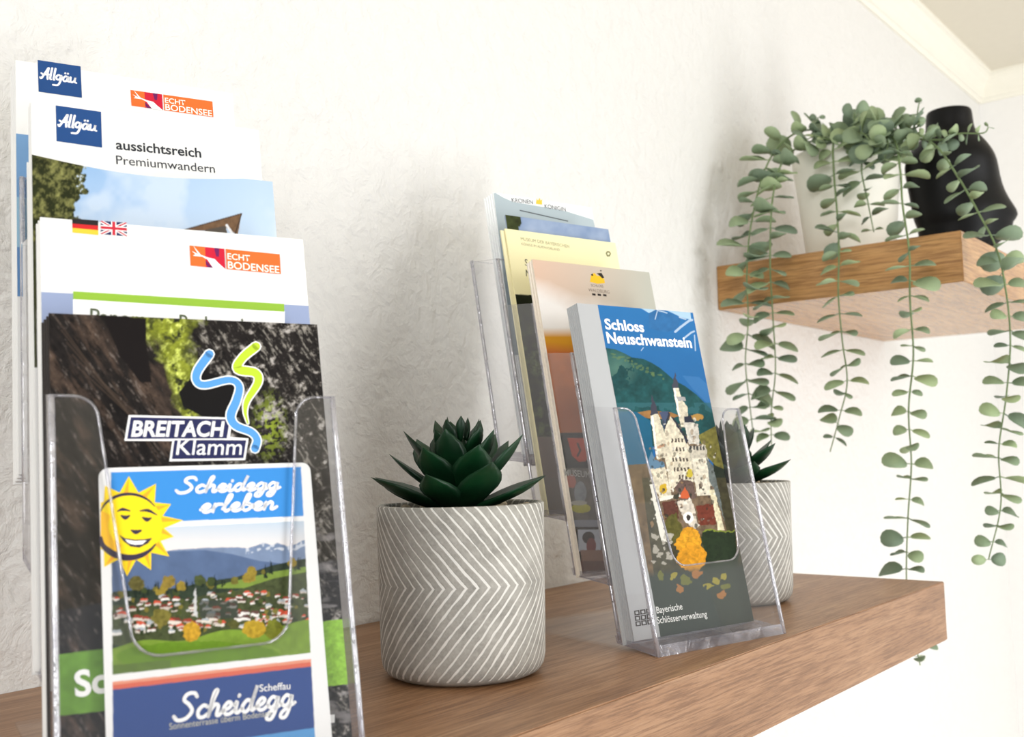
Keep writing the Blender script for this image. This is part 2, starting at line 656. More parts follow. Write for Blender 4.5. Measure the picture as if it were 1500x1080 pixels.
class Leaf:
    """one folded leaflet or card standing in a pocket; local x across, y up the sheet, z out of the cover"""
    def __init__(self, side, c, u0, u1, s0, s1, thick, label, group=None, category='leaflet', body=(240, 240, 238), name='leaflet', top=None, radius=0.0):
        self.W, self.H = u1 - u0, s1 - s0
        M = rot(POSE[side][2])
        U = M @ np.array([1.0, 0, 0])
        S = M @ np.array([0, LEAN / LN, 1 / LN])
        N = np.cross(U, S)
        O = hp(side, u0, c, s0 / LN)
        self.O, self.U, self.S, self.N = O, U, S, N
        self.top = top or (lambda f: 0.0)
        out = [(0, 0), (self.W, 0)]
        if radius:
            r = radius
            out += [(self.W - r + r * math.cos(a), self.H - r + r * math.sin(a)) for a in np.linspace(0, math.pi / 2, 6)]
            out += [(r + r * math.cos(a), self.H - r + r * math.sin(a)) for a in np.linspace(math.pi / 2, math.pi, 6)]
        else:
            out += [(self.W * f, self.H + self.top(f)) for f in np.linspace(1, 0, 13)]
        self.out = out
        m = MB().prism(out, (0, 0, -thick), (1, 0, 0), (0, 1, 0), (0, 0, 1), thick * 0.42)
        m.prism(out, (0, 0, -thick * 0.5), (1, 0, 0), (0, 1, 0), (0, 0, 1), thick * 0.5)
        me = m.mesh(name)
        self.o = obj(name, me, None, [ink(body)])
        self.o.matrix_world = Matrix(((U[0], S[0], N[0], O[0]), (U[1], S[1], N[1], O[1]), (U[2], S[2], N[2], O[2]), (0, 0, 0, 1)))
        tag(self.o, label, category, group)
        self.layer = 0
        self.radius = radius

    def loc(self, px, py):
        p = on_plane(px, py, self.N, self.O)
        d = p - self.O
        return float(d @ self.U), float(d @ self.S)

    def cover(self, paint, dens, s_from=0.0, ss=2, name='printed_cover'):
        """printed face: a grid of dots whose colours come from paint(canvas)"""
        nx = int(self.W * dens)
        ny = int((self.H - s_from) * dens)
        fx = np.linspace(0, 1, nx)
        fy = np.linspace(0, 1, ny)
        tops = np.array([self.top(f) for f in fx])
        GX, GY = np.meshgrid(fx, fy)
        lx = GX * self.W
        ly = s_from + GY * (self.H - s_from + tops[None, :] - 0.0)
        hx, hy = self.W / nx / 4, self.H / ny / 4
        acc = 0
        for ox, oy in ((-hx, -hy), (hx, -hy), (-hx, hy), (hx, hy)) if ss == 2 else ((0, 0),):
            P = self.O + (lx + ox)[..., None] * self.U + (ly + oy)[..., None] * self.S - CAM
            q = P @ AX                       # to camera axes
            X = 750 + FOC * q[..., 0] / q[..., 2]
            Y = 540 + FOC * q[..., 1] / q[..., 2]
            cv = Canvas(X, Y)
            paint(cv)
            acc = acc + cv.C
        C_ = acc / (4 if ss == 2 else 1)
        self.grid_round = radius_mask(lx, ly, self.W, self.H, self.radius)
        m = bpy.data.meshes.new(name)
        co = np.stack([lx, ly, np.full_like(lx, 0.00006)], -1).reshape(-1, 3)
        idx = np.arange(nx * ny).reshape(ny, nx)
        q = np.stack([idx[:-1, :-1], idx[:-1, 1:], idx[1:, 1:], idx[1:, :-1]], -1).reshape(-1, 4)
        if self.grid_round is not None:
            q = q[self.grid_round.ravel()[q].all(axis=1)]
        m.vertices.add(len(co))
        m.vertices.foreach_set('co', co.ravel())
        m.loops.add(q.size)
        m.loops.foreach_set('vertex_index', q.ravel())
        m.polygons.add(len(q))
        m.polygons.foreach_set('loop_start', np.arange(len(q)) * 4)
        m.polygons.foreach_set('loop_total', np.full(len(q), 4))
        m.update()
        ca = m.color_attributes.new('Col', 'FLOAT_COLOR', 'POINT')
        rgba = np.ones((nx * ny, 4))
        rgba[:, :3] = np.clip(C_.reshape(-1, 3) * 0.9, 0, 1)
        ca.data.foreach_set('color', rgba.ravel().astype(np.float32))
        obj(name, m, self.o, [M_PRINT])
        return self

    def flat(self, polys, name='printed_mark', px=True):
        """solid printed shapes: [(colour, points)], stacked in order"""
        mb = MB()
        mats = []
        for c, pts in polys:
            self.layer += 1
            z = 0.0001 + 0.000012 * self.layer
            L = [self.loc(*p) if px else p for p in pts]
            mt = ink(c)
            if mt not in mats:
                mats.append(mt)
            mb.add([(a, b, z) for a, b in L], [tuple(range(len(L)))], mats.index(mt))
        obj(name, mb.mesh(name, fix=False), self.o, mats)
        return self

    def text(self, s, p0, p1, c, bold=0.0, shear=0.0, hfac=1.0, name='lettering', font_space=1.0):
        """one line of lettering whose baseline runs from p0 to p1"""
        self.layer += 1
        z = 0.0001 + 0.000012 * self.layer
        a, b = np.array(self.loc(*p0)), np.array(self.loc(*p1))
        cu = bpy.data.curves.new('t', 'FONT')
        cu.body = s
        cu.offset = bold
        cu.shear = shear
        cu.space_character = font_space
        cu.resolution_u = 4
        to = bpy.data.objects.new('t', cu)
        COL.objects.link(to)
        dg = bpy.context.evaluated_depsgraph_get()
        me = bpy.data.meshes.new_from_object(to.evaluated_get(dg))
        bpy.data.objects.remove(to)
        bpy.data.curves.remove(cu)
        n_ = len(me.vertices)
        co = np.zeros(n_ * 3)
        me.vertices.foreach_get('co', co)
        co = co.reshape(-1, 3)
        x0, x1 = co[:, 0].min(), co[:, 0].max()
        k = np.linalg.norm(b - a) / (x1 - x0)
        d = (b - a) / np.linalg.norm(b - a)
        e = np.array([-d[1], d[0]])
        xy = a + ((co[:, 0] - x0) * k)[:, None] * d + (co[:, 1] * k * hfac)[:, None] * e
        co[:, :2] = xy
        co[:, 2] = z
        me.vertices.foreach_set('co', co.ravel())
        me.materials.clear()
        me.update()
        obj(name, me, self.o, [ink(c)])
        return self

    def ribbon(self, strokes, c, name='lettering', px=True):
        """strokes = [(points, widths in metres)] as smooth flat bands"""
        self.layer += 1
        z = 0.0001 + 0.000012 * self.layer
        mb = MB()
        for pts, w in strokes:
            P = np.array([self.loc(*p) if px else p for p in pts], float)
            P = smooth_line(P)
            w_ = np.interp(np.linspace(0, 1, len(P)), np.linspace(0, 1, len(w)), w) if hasattr(w, '__len__') else np.full(len(P), w)
            T_ = np.gradient(P, axis=0)
            T_ /= np.linalg.norm(T_, axis=1)[:, None] + 1e-12
            Nn_ = np.stack([-T_[:, 1], T_[:, 0]], 1)
            A, B = P + Nn_ * w_[:, None] / 2, P - Nn_ * w_[:, None] / 2
            vs = [(p[0], p[1], z) for p in A] + [(p[0], p[1], z) for p in B]
            n_ = len(P)
            mb.add(vs, [(i, n_ + i, n_ + i + 1, i + 1) for i in range(n_ - 1)])
            for e_, wi in ((P[0], w_[0]), (P[-1], w_[-1])):
                mb.add([(e_[0] + wi / 2 * math.cos(t), e_[1] + wi / 2 * math.sin(t), z) for t in np.linspace(0, 2 * math.pi, 9)[:-1]], [tuple(range(8))])
        me = mb.mesh(name, fix=False)
        obj(name, me, self.o, [ink(c)])
        return self

    def stack(self, n_, du, dc, ds, label, group, body, side_rot=None):
        """more leaflets of the same kind standing behind"""
        for i in range(1, n_ + 1):
            c = self.o.copy()
            COL.objects.link(c)
            off = Vector(self.U * du * i + self.S * ds * i - self.N * dc * i)
            mw = self.o.matrix_world.copy()
            mw.translation = mw.translation + off
            c.matrix_world = mw
            tag(c, label, 'leaflet', group)
        return self


def smooth_line(P, sub=6):
    if len(P) < 3:
        return np.array([P[0] + (P[-1] - P[0]) * t for t in np.linspace(0, 1, 4)])
    Q = np.vstack([2 * P[0] - P[1], P, 2 * P[-1] - P[-2]])
    out = []
    for i in range(1, len(Q) - 2):
        for t in np.linspace(0, 1, sub, endpoint=False):
            a, b, c, d = Q[i - 1], Q[i], Q[i + 1], Q[i + 2]
            out.append(0.5 * ((2 * b) + (-a + c) * t + (2 * a - 5 * b + 4 * c - d) * t * t + (-a + 3 * b - 3 * c + d) * t ** 3))
    out.append(P[-1])
    return np.array(out)


GL = {
    'S': (0.66, [[(.6, .84), (.5, .99), (.28, .97), (.2, .76), (.38, .56), (.5, .3), (.34, .04), (.08, .0), (-.06, .16)]]),
    'c': (0.40, [[(.34, .38), (.2, .46), (.05, .28), (.08, .05), (.22, 0), (.42, .14)]]),
    'h': (0.44, [[(0, 0), (.07, .5), (.2, .98), (.1, .9), (.03, .3), (.0, 0)], [(.02, .2), (.18, .44), (.29, .36), (.27, .05), (.34, .0), (.46, .14)]]),
    'e': (0.40, [[(.0, .14), (.22, .24), (.28, .4), (.16, .46), (.04, .24), (.12, .02), (.26, .0), (.42, .14)]]),
    'i': (0.25, [[(.0, .3), (.07, .44), (.05, .1), (.12, 0), (.26, .14)], [(.11, .66), (.12, .69)]]),
    'd': (0.48, [[(.3, .38), (.16, .46), (.02, .22), (.1, .0), (.24, .08), (.34, .42), (.45, 1.0), (.33, .3), (.36, .03), (.5, .14)]]),
    'g': (0.48, [[(.3, .38), (.15, .46), (.02, .24), (.1, .04), (.25, .12), (.35, .44), (.3, -.1), (.18, -.42), (.02, -.38), (.1, -.16), (.48, .12)]]),
    'r': (0.34, [[(.05, .45), (.03, .2), (.03, .0)], [(.03, .22), (.13, .42), (.29, .43)]]),
    'l': (0.26, [[(.0, .14), (.18, .7), (.22, .98), (.12, .92), (.06, .3), (.12, .0), (.28, .14)]]),
    'b': (0.38, [[(.0, .14), (.18, .7), (.2, .98), (.1, .9), (.04, .2), (.12, .0), (.28, .1), (.26, .38), (.14, .36), (.4, .3)]]),
    'n': (0.44, [[(.0, .3), (.06, .44), (.02, 0)], [(.03, .2), (.18, .45), (.28, .36), (.26, .05), (.33, .0), (.46, .14)]]),
    'A': (0.52, [[(-.04, .06), (.04, .0), (.28, .6), (.42, .96), (.4, .5), (.44, .0)], [(.0, .42), (.14, .34), (.5, .4)]]),
    'L': (0.22, [[(.12, .98), (.08, .1), (.14, .02)]]),
    'G': (0.46, [[(.3, .4), (.15, .48), (.02, .28), (.1, .08), (.25, .14), (.34, .46), (.34, .1), (.2, -.36), (-.12, -.42)]]),
    'Q': (0.46, [[(.3, .4), (.15, .46), (.02, .22), (.1, .02), (.25, .1), (.34, .44), (.33, .1), (.42, .02)], [(.1, .68), (.11, .72)], [(.28, .68), (.29, .72)]]),
    'u': (0.44, [[(.03, .44), (.05, .1), (.16, .02), (.3, .18), (.34, .46), (.33, .1), (.44, .02)]]),
}


def script(leaf, s, p0, p1, w, c, hfac=1.0, slant=0.25, name='script_lettering'):
    a, b = np.array(leaf.loc(*p0)), np.array(leaf.loc(*p1))
    tot = sum(GL[ch][0] for ch in s)
    k = np.linalg.norm(b - a) / tot
    d = (b - a) / np.linalg.norm(b - a)
    e = np.array([-d[1], d[0]])
    x = 0
    st = []
    for ch in s:
        wd, ss_ = GL[ch]
        for pts in ss_:
            st.append(([tuple(a + d * (x + p[0] + slant * p[1]) * k + e * p[1] * k * hfac) for p in pts], w))
        x += wd
    leaf.ribbon(st, c, name, px=False)


def echt_logo(leaf, tl, tr, br, bl):
    """orange and red region emblem"""
    tl, tr, br, bl = map(np.array, (tl, tr, br, bl))

    def q(u, v):
        t = tl + (tr - tl) * u
        b = bl + (br - bl) * u
        return tuple(t + (b - t) * v)
    O_, R_, P_, W_ = (238, 110, 45), (205, 25, 55), (110, 25, 90), (255, 255, 255)
    leaf.flat([(O_, [q(0, 0), q(.18, 0), q(.18, 1), q(0, 1)]),
               (R_, [q(.17, 0), q(.385, 0), q(.385, 1), q(.17, 1)]),
               (P_, [q(.27, 0), q(.33, 0), q(.32, .42), q(.29, .42)]),
               (P_, [q(.17, .66), q(.25, 1), q(.19, 1), q(.17, .85)]),
               (W_, [q(.04, .0), q(.12, .42), q(.2, .52), q(.27, .56), q(.32, .78), q(.385, 1.02), q(.25, 1.02), q(.19, .62), q(.13, .5), q(.03, .5), q(.06, .42), q(.02, .26), q(.09, .4)]),
               (O_, [q(.4, 0), q(1, 0), q(1, 1), q(.4, 1)])], 'emblem')
    leaf.text('ECHT', q(.415, .5), q(.665, .5), (255, 250, 240), 0.012, 0, 1.0)
    leaf.text('BODENSEE', q(.415, .96), q(.985, .96), (255, 250, 240), 0.012, 0, 1.0)


def allgau_logo(leaf, tl, tr, br, bl):
    tl, tr, br, bl = map(np.array, (tl, tr, br, bl))

    def q(u, v):
        t = tl + (tr - tl) * u
        b = bl + (br - bl) * u
        return tuple(t + (b - t) * v)
    leaf.flat([((28, 72, 130), [q(0, 0), q(1, 0), q(1, 1), q(0, 1)])], 'emblem')
    script(leaf, 'ALLGQu', q(.06, .56), q(.88, .56), 0.00095, (255, 255, 255), 0.95, 0.12)


def noisetex(cv, sc, lo, hi, seed=0, octv=4):
    key = (sc, lo, hi, seed % 8, octv, id(cv.X))
    if not hasattr(cv, 'memo'):
        cv.memo = {}
    if key not in cv.memo:
        cv.memo[key] = noisetex_(cv, sc, lo, hi, seed % 8, octv)
    return cv.memo[key]


def noisetex_(cv, sc, lo, hi, seed=0, octv=4):
    return lo + (hi - lo) * fbm(cv.X, cv.Y, sc, octv, seed)


# ---- left holder ------------------------------------------------------------
GRP = 'hiking brochures in the left holder'
# top tier
lf = Leaf('L', .1000, -.0012, .1078, .1185, .3295, .0012, 'white brochure with blue square and orange emblem in the topmost tier', 'region brochures in the left holder', 'brochure', name='brochure')
_s = lf.loc(34, 197)[1]
lf.flat([((118, 160, 205), [(0, 0), (lf.W, 0), (lf.W, _s), (0, _s)]), ((150, 190, 215), [(0, 0), (lf.W, 0), (lf.W, _s - .034), (0, _s - .034)]), ((96, 140, 190), [(0, 0), (lf.W, 0), (lf.W, _s - .060), (0, _s - .060)]), ((236, 236, 234), [(0, 0), (lf.W, 0), (lf.W, _s - .085), (0, _s - .085)])], 'sky_photo', px=False)
allgau_logo(lf, (55, 88), (118, 97.5), (120, 143.5), (56.5, 134.5))
echt_logo(lf, (191, 132), (311, 149), (312.5, 172), (192.5, 155))
lf.stack(3, -.0006, .0016, -.0012, 'white and blue brochure stacked behind the topmost white brochure', 'copies behind the topmost white brochure', (240, 240, 238))
# third tier
lf = Leaf('L', .0600, .0015, .1079, .0815, .2945, .0012, 'white brochure headed aussichtsreich Premiumwandern in the second highest tier', None, 'brochure', name='brochure')
lf.flat([((130, 165, 205), [(0, 0), (lf.W, 0), (lf.W, .165), (0, .165)])], 'sky_photo', px=False)
allgau_logo(lf, (81.5, 154.5), (148, 164), (149.5, 216.5), (82.8, 207))
lf.text('aussichtsreich', (170, 218.5), (295, 231), (45, 48, 55), 0.018, 0, 1.0)
lf.text('Premiumwandern', (170.5, 240.5), (315, 253.5), (50, 52, 60), 0.0, 0, 1.0)
lf.stack(2, -.0004, .0016, -.0012, 'blue and white brochure stacked behind the Premiumwandern brochure', 'copies behind the Premiumwandern brochure', (240, 240, 238))


# second tier: photo cover with tree, sky and roof
def paint_tree(cv):
    X, Y = cv.X, cv.Y
    t = np.clip((Y - 240) / 110, 0, 1)[..., None]
    hx = np.clip((X - 140) / 240, 0, 1)[..., None]
    cv.C = lin((150, 186, 226)) * (1 - t) + lin((186, 210, 238)) * t
    cv.C = cv.C * (1 - hx * .5) + lin((215, 232, 248)) * hx * .5
    n_ = fbm(X, Y, 60, 4, 3)
    cv.set(np.clip((n_ - .5) * 3, 0, .5), lin((225, 235, 246)))
    edge = 128 + 16 * np.sin((Y - 235) / 13.0) * 0 + 26 * (fbm(X, Y, 26, 4, 11) - .5) * 2 + np.where(Y < 255, -10, 0) + np.where(Y > 285, -14, 8)
    lf_ = fbm(X, Y, 7, 4, 5, .75)
    dark = fbm(X, Y, 14, 3, 8)
    tree = ((X + 14 * (lf_ - .5)) < edge).astype(float)
    colr = lin((48, 54, 26))[None, None] * (1 - lf_[..., None]) * 1.2 + lin((164, 164, 98))[None, None] * np.clip(lf_ - .42, 0, 1)[..., None] * 2.3
    colr = colr * (0.55 + 0.7 * dark[..., None])
    cv.set(tree, colr)
    cv.set(tree * (lf_ > .66) * (X > 110), lin((190, 206, 222)))
    cv.poly([(270, 336), (352, 313), (352, 352), (270, 352)], (196, 214, 236))
    cv.poly([(268, 338), (354, 313), (348, 345), (330, 333), (300, 338)], (120, 92, 68), 1, noisetex(cv, 5, .7, 1.3, 2))
    cv.line([(266, 338), (354, 313)], 1.6, (70, 50, 40))
    cv.line([(354, 313), (344, 344)], 1.5, (60, 48, 42))
    cv.poly([(300, 337), (330, 331), (334, 345), (300, 345)], (90, 82, 74))
    cv.line([(332, 330), (342, 345)], 3.5, (238, 238, 240))
    cv.set((Y > 356).astype(float), lin((70, 74, 48)) * noisetex(cv, 8, .5, 1.5, 3)[..., None])


def sag(f):
    return -.0042 * math.sin(math.pi * min(1, f * 1.15)) ** 1 * (1 if f < .87 else max(0, (1 - f) / .13))


lf = Leaf('L', .0395, -.0006, .1062, .0435, .2600, .0012, 'brochure with tree, blue sky and wooden roof photo in the third highest tier', None, 'brochure', name='brochure', body=(238, 238, 236), top=sag)
lf.cover(paint_tree, 2900, 0.12)
lf.stack(2, -.0008, .0018, -.0010, 'white edged brochure stacked behind the tree and sky brochure', 'copies behind the tree and sky brochure', (70, 90, 90))

# front tier, rear: Panorama-Radrunde
lf = Leaf('L', .0200, .0002, .1121, .0060, .2262, .0012, 'white brochure headed Panorama-Radrunde with two small flags and green bar', None, 'brochure', name='brochure')
BG = (150, 164, 198)
lf.flat([(BG, [(0, 0), (lf.W, 0), (lf.W, .1875), (0, .1875)])], 'blue_band', px=False)
lf.flat([((255, 255, 255), [(107, 436), (417, 456), (417, 520), (107, 520)]),
         ((148, 190, 60), [(107, 427), (416, 445.5), (416.5, 457), (107, 438.5)])], 'title_panel')


def flag_rect(leaf, tl, tr, br, bl, kind):
    tl, tr, br, bl = map(np.array, (tl, tr, br, bl))

    def q(u, v):
        t = tl + (tr - tl) * u
        b = bl + (br - bl) * u
        return tuple(t + (b - t) * v)
    if kind == 'de':
        ps = [((35, 30, 32), [q(0, 0), q(1, 0), q(1, .36), q(0, .36)]),
              ((205, 35, 40), [q(0, .36), q(1, .36), q(1, .67), q(0, .67)]),
              ((250, 200, 60), [q(0, .67), q(1, .67), q(1, 1), q(0, 1)])]
    else:
        W_ = (250, 250, 250)
        R_ = (200, 40, 60)
        ps = [((38, 42, 90), [q(0, 0), q(1, 0), q(1, 1), q(0, 1)]),
              (W_, [q(0, 0), q(.12, 0), q(1, .84), q(1, 1), q(.88, 1), q(0, .16)]),
              (W_, [q(1, 0), q(.88, 0), q(0, .84), q(0, 1), q(.12, 1), q(1, .16)]),
              (R_, [q(0, 0), q(.06, 0), q(1, .94), q(1, 1), q(.95, 1), q(0, .06)]),
              (R_, [q(1, 0), q(.94, 0), q(0, .94), q(0, 1), q(.05, 1), q(1, .06)]),
              (W_, [q(.4, 0), q(.6, 0), q(.6, 1), q(.4, 1)]), (W_, [q(0, .33), q(1, .33), q(1, .67), q(0, .67)]),
              (R_, [q(.44, 0), q(.56, 0), q(.56, 1), q(.44, 1)]), (R_, [q(0, .4), q(1, .4), q(1, .6), q(0, .6)])]
    leaf.flat(ps, 'flag')


flag_rect(lf, (105.7, 320.3), (143.8, 323.3), (144, 344.8), (106, 341), 'de')
flag_rect(lf, (147.3, 323.8), (185.5, 326.5), (186, 346.5), (147.5, 343.3), 'gb')
echt_logo(lf, (277.5, 360), (409.5, 373), (411, 402), (279, 389.5))
lf.text('Panorama-Radrunde', (132, 474), (370, 489), (95, 105, 82), 0.004, 0, 1.15)
lf.stack(2, -.0006, .0014, -.0009, 'dark edged brochure stacked behind the Panorama-Radrunde brochure', 'copies behind the Panorama-Radrunde brochure', (60, 80, 90))


# front tier: gorge brochure
def paint_gorge(cv):
    X, Y = cv.X, cv.Y
    # diagonal rock strata left, rubble right
    a = (X * .55 + Y * .83)
    b = (-X * .83 + Y * .55)
    st = fbm(a * .35, b * 1.5, 26, 5, 21, .6)
    mot = fbm(X, Y, 30, 5, 5, .62)
    fine = fbm(X, Y, 5, 3, 9, .7)
    base = lin((30, 26, 25)) * (0.35 + 1.3 * mot[..., None])
    cv.C = np.broadcast_to(base, cv.C.shape).copy()
    left = np.clip((250 + (Y - 460) * .15 - X) / 40, 0, 1)
    cv.set(left * np.clip((st - .5) * 4, 0, 1) * .8, lin((96, 78, 66)) * (.5 + fine[..., None]))
    cv.set(left * np.clip((.43 - st) * 6, 0, 1), lin((14, 11, 11)))
    right = np.clip((X - 270 - np.abs(Y - 560) * .05) / 25, 0, 1)
    f2 = fbm(-X * .4 + Y, X * .9 + Y * .5, 16, 5, 31, .75)
    cv.set(right * np.clip((f2 - .53) * 7, 0, 1) * .85, lin((118, 112, 104)) * (.35 + 1.1 * fine[..., None]))
    cv.set(right * np.clip((f2 - .62) * 9, 0, 1) * .8, lin((206, 200, 194)))
    f3 = fbm(a * .5, b * 2.2, 9, 4, 91, .8)
    cv.set(right * np.clip((f3 - .60) * 9, 0, 1) * .7, lin((168, 162, 152)))
    cv.set(left * np.clip((f3 - .64) * 8, 0, 1) * .6, lin((140, 128, 120)))
    cv.set(np.clip((.40 - f3) * 8, 0, 1) * .8, lin((8, 7, 7)))
    # sun-lit mossy chute
    cxl = 246 + (Y - 465) * .25 + 10 * (fbm(Y * 0 + Y, X * 0, 20, 2, 3) - .5)
    wv = np.clip(40 - (Y - 480) * .20, 8, 44) * (Y < 625)
    m = np.clip(1.3 - np.abs(X - cxl) / np.maximum(wv, 1) + (fbm(X, Y, 18, 4, 44) - .5) * 1.3, 0, 1) * (Y < 640)
    cc = lin((150, 160, 50)) * (.25 + 1.0 * fine[..., None]) + lin((225, 235, 130)) * np.clip((fbm(X, Y, 9, 4, 55, .7) - .5) * 3, 0, 1)[..., None]
    cv.set(np.clip(m * 1.5 - .3, 0, 1), cc)
    dk = np.clip((fbm(X, Y, 16, 4, 66, .7) - .55) * 8, 0, 1)
    cv.set(m * dk, lin((30, 32, 24)))
    # black void at upper left and middle
    cv.poly([(150, 462), (214, 467), (214, 505), (222, 560), (205, 560), (175, 520)], (20, 15, 16))
    cv.poly([(262, 575), (290, 540), (345, 560), (350, 612), (300, 612), (268, 596)], (16, 14, 15))
    for i in range(5):
        cv.line([(82 + i * 8, 466 + 18 * i), (150 + i * 10, 560 + 12 * i), (235, 640 + 10 * i)], 2.2, (92, 76, 64), .35)
    # water channel, lower part
    cv.set(((Y > 760) & (X > 450)).astype(float) * np.clip((fbm(X * .3, Y, 8, 3, 81) - .55) * 6, 0, 1), lin((150, 145, 145)), .7)
    # moss on right
    cv.set(np.clip(1 - np.hypot((X - 395) / 30, (Y - 625) / 60), 0, 1) * (fine > .5), lin((170, 190, 60)), .8)
    # green title band with mossy relief
    yb0 = 960 - (X - 78) * .125
    yb1 = 1050 - (X - 78) * .11
    band = ((Y > yb0) & (Y < yb1)).astype(float)
    g = lin((112, 160, 62)) * (.75 + .5 * fbm(X, Y, 12, 4, 71)[..., None])
    cv.set(band, g)
    cv.set(band * np.clip((X - 455) / 20, 0, 1), lin((150, 200, 70)) * (.6 + .9 * fine[..., None]))


BR = dict(c=.0085, u0=.0015, u1=.1112, s0=.0055, s1=.1830)
lf = Leaf('L', BR['c'], BR['u0'], BR['u1'], BR['s0'], BR['s1'], .0012, 'dark gorge photo brochure reading Breitachklamm in the front tier', None, 'brochure', name='brochure', body=(60, 56, 54))
lf.cover(paint_gorge, 3300)
WHT = (252, 252, 252)
NAV = (30, 34, 82)


def cp(pts, ox=0, oy=400, k=2.679):
    return [(ox + a / k, oy + b / k) for a, b in pts]


lf.flat([(WHT, cp([(505, 558), (912, 568), (902, 644), (975, 650), (962, 735), (664, 740), (676, 660), (488, 659)])),
         (NAV, cp([(513, 566), (902, 575), (890, 650), (498, 652)])),
         (NAV, cp([(684, 655), (966, 657), (955, 727), (674, 731)])),
         (WHT, cp([(684, 652), (892, 650), (891, 655), (684, 657)]))], 'emblem_box')
bl_pts = cp([(822, 318), (775, 385), (772, 425), (805, 440), (900, 420), (938, 445), (928, 500), (905, 560), (925, 600), (985, 625), (1008, 655), (1000, 690)])
gr_pts = cp([(1005, 288), (950, 335), (932, 378), (1000, 392), (1012, 430), (970, 500), (962, 545), (972, 590)])
lf.ribbon([(bl_pts, [.0045, .0042, .0040, .0038, .0042, .0046, .0042, .0040, .0044])], WHT, 'emblem_river')
lf.ribbon([(gr_pts, [.0046, .0042, .0048, .0046, .0036, .0026, .0014])], WHT, 'emblem_river')
lf.ribbon([(bl_pts, [.0035, .0032, .0030, .0028, .0032, .0036, .0032, .0030, .0034])], (88, 158, 222), 'emblem_river')
lf.ribbon([(gr_pts, [.0036, .0032, .0038, .0036, .0026, .0016, .0006])], (190, 218, 50), 'emblem_river')
lf.text('BREITACH', cp([(514, 641)])[0], cp([(884, 641)])[0], WHT, 0.028, 0.2, 1.12)
lf.text('Klamm', cp([(690, 714)])[0], cp([(950, 714)])[0], WHT, 0.004, 0.15, 1.0)
lf.text('Sc', (110, 1021), (158, 1013), WHT, 0.03, 0, 1.0)
lf.flat([(WHT, [(476, 1048), (490, 1047), (490, 1059), (476, 1060)]), ((60, 60, 60), [(479, 1051), (484, 1053), (479, 1056)])], 'small_sign')
lf.stack(3, -.0007, .0015, -.0008, 'dark edged brochure stacked behind the gorge brochure', 'copies behind the gorge brochure', (60, 56, 54))


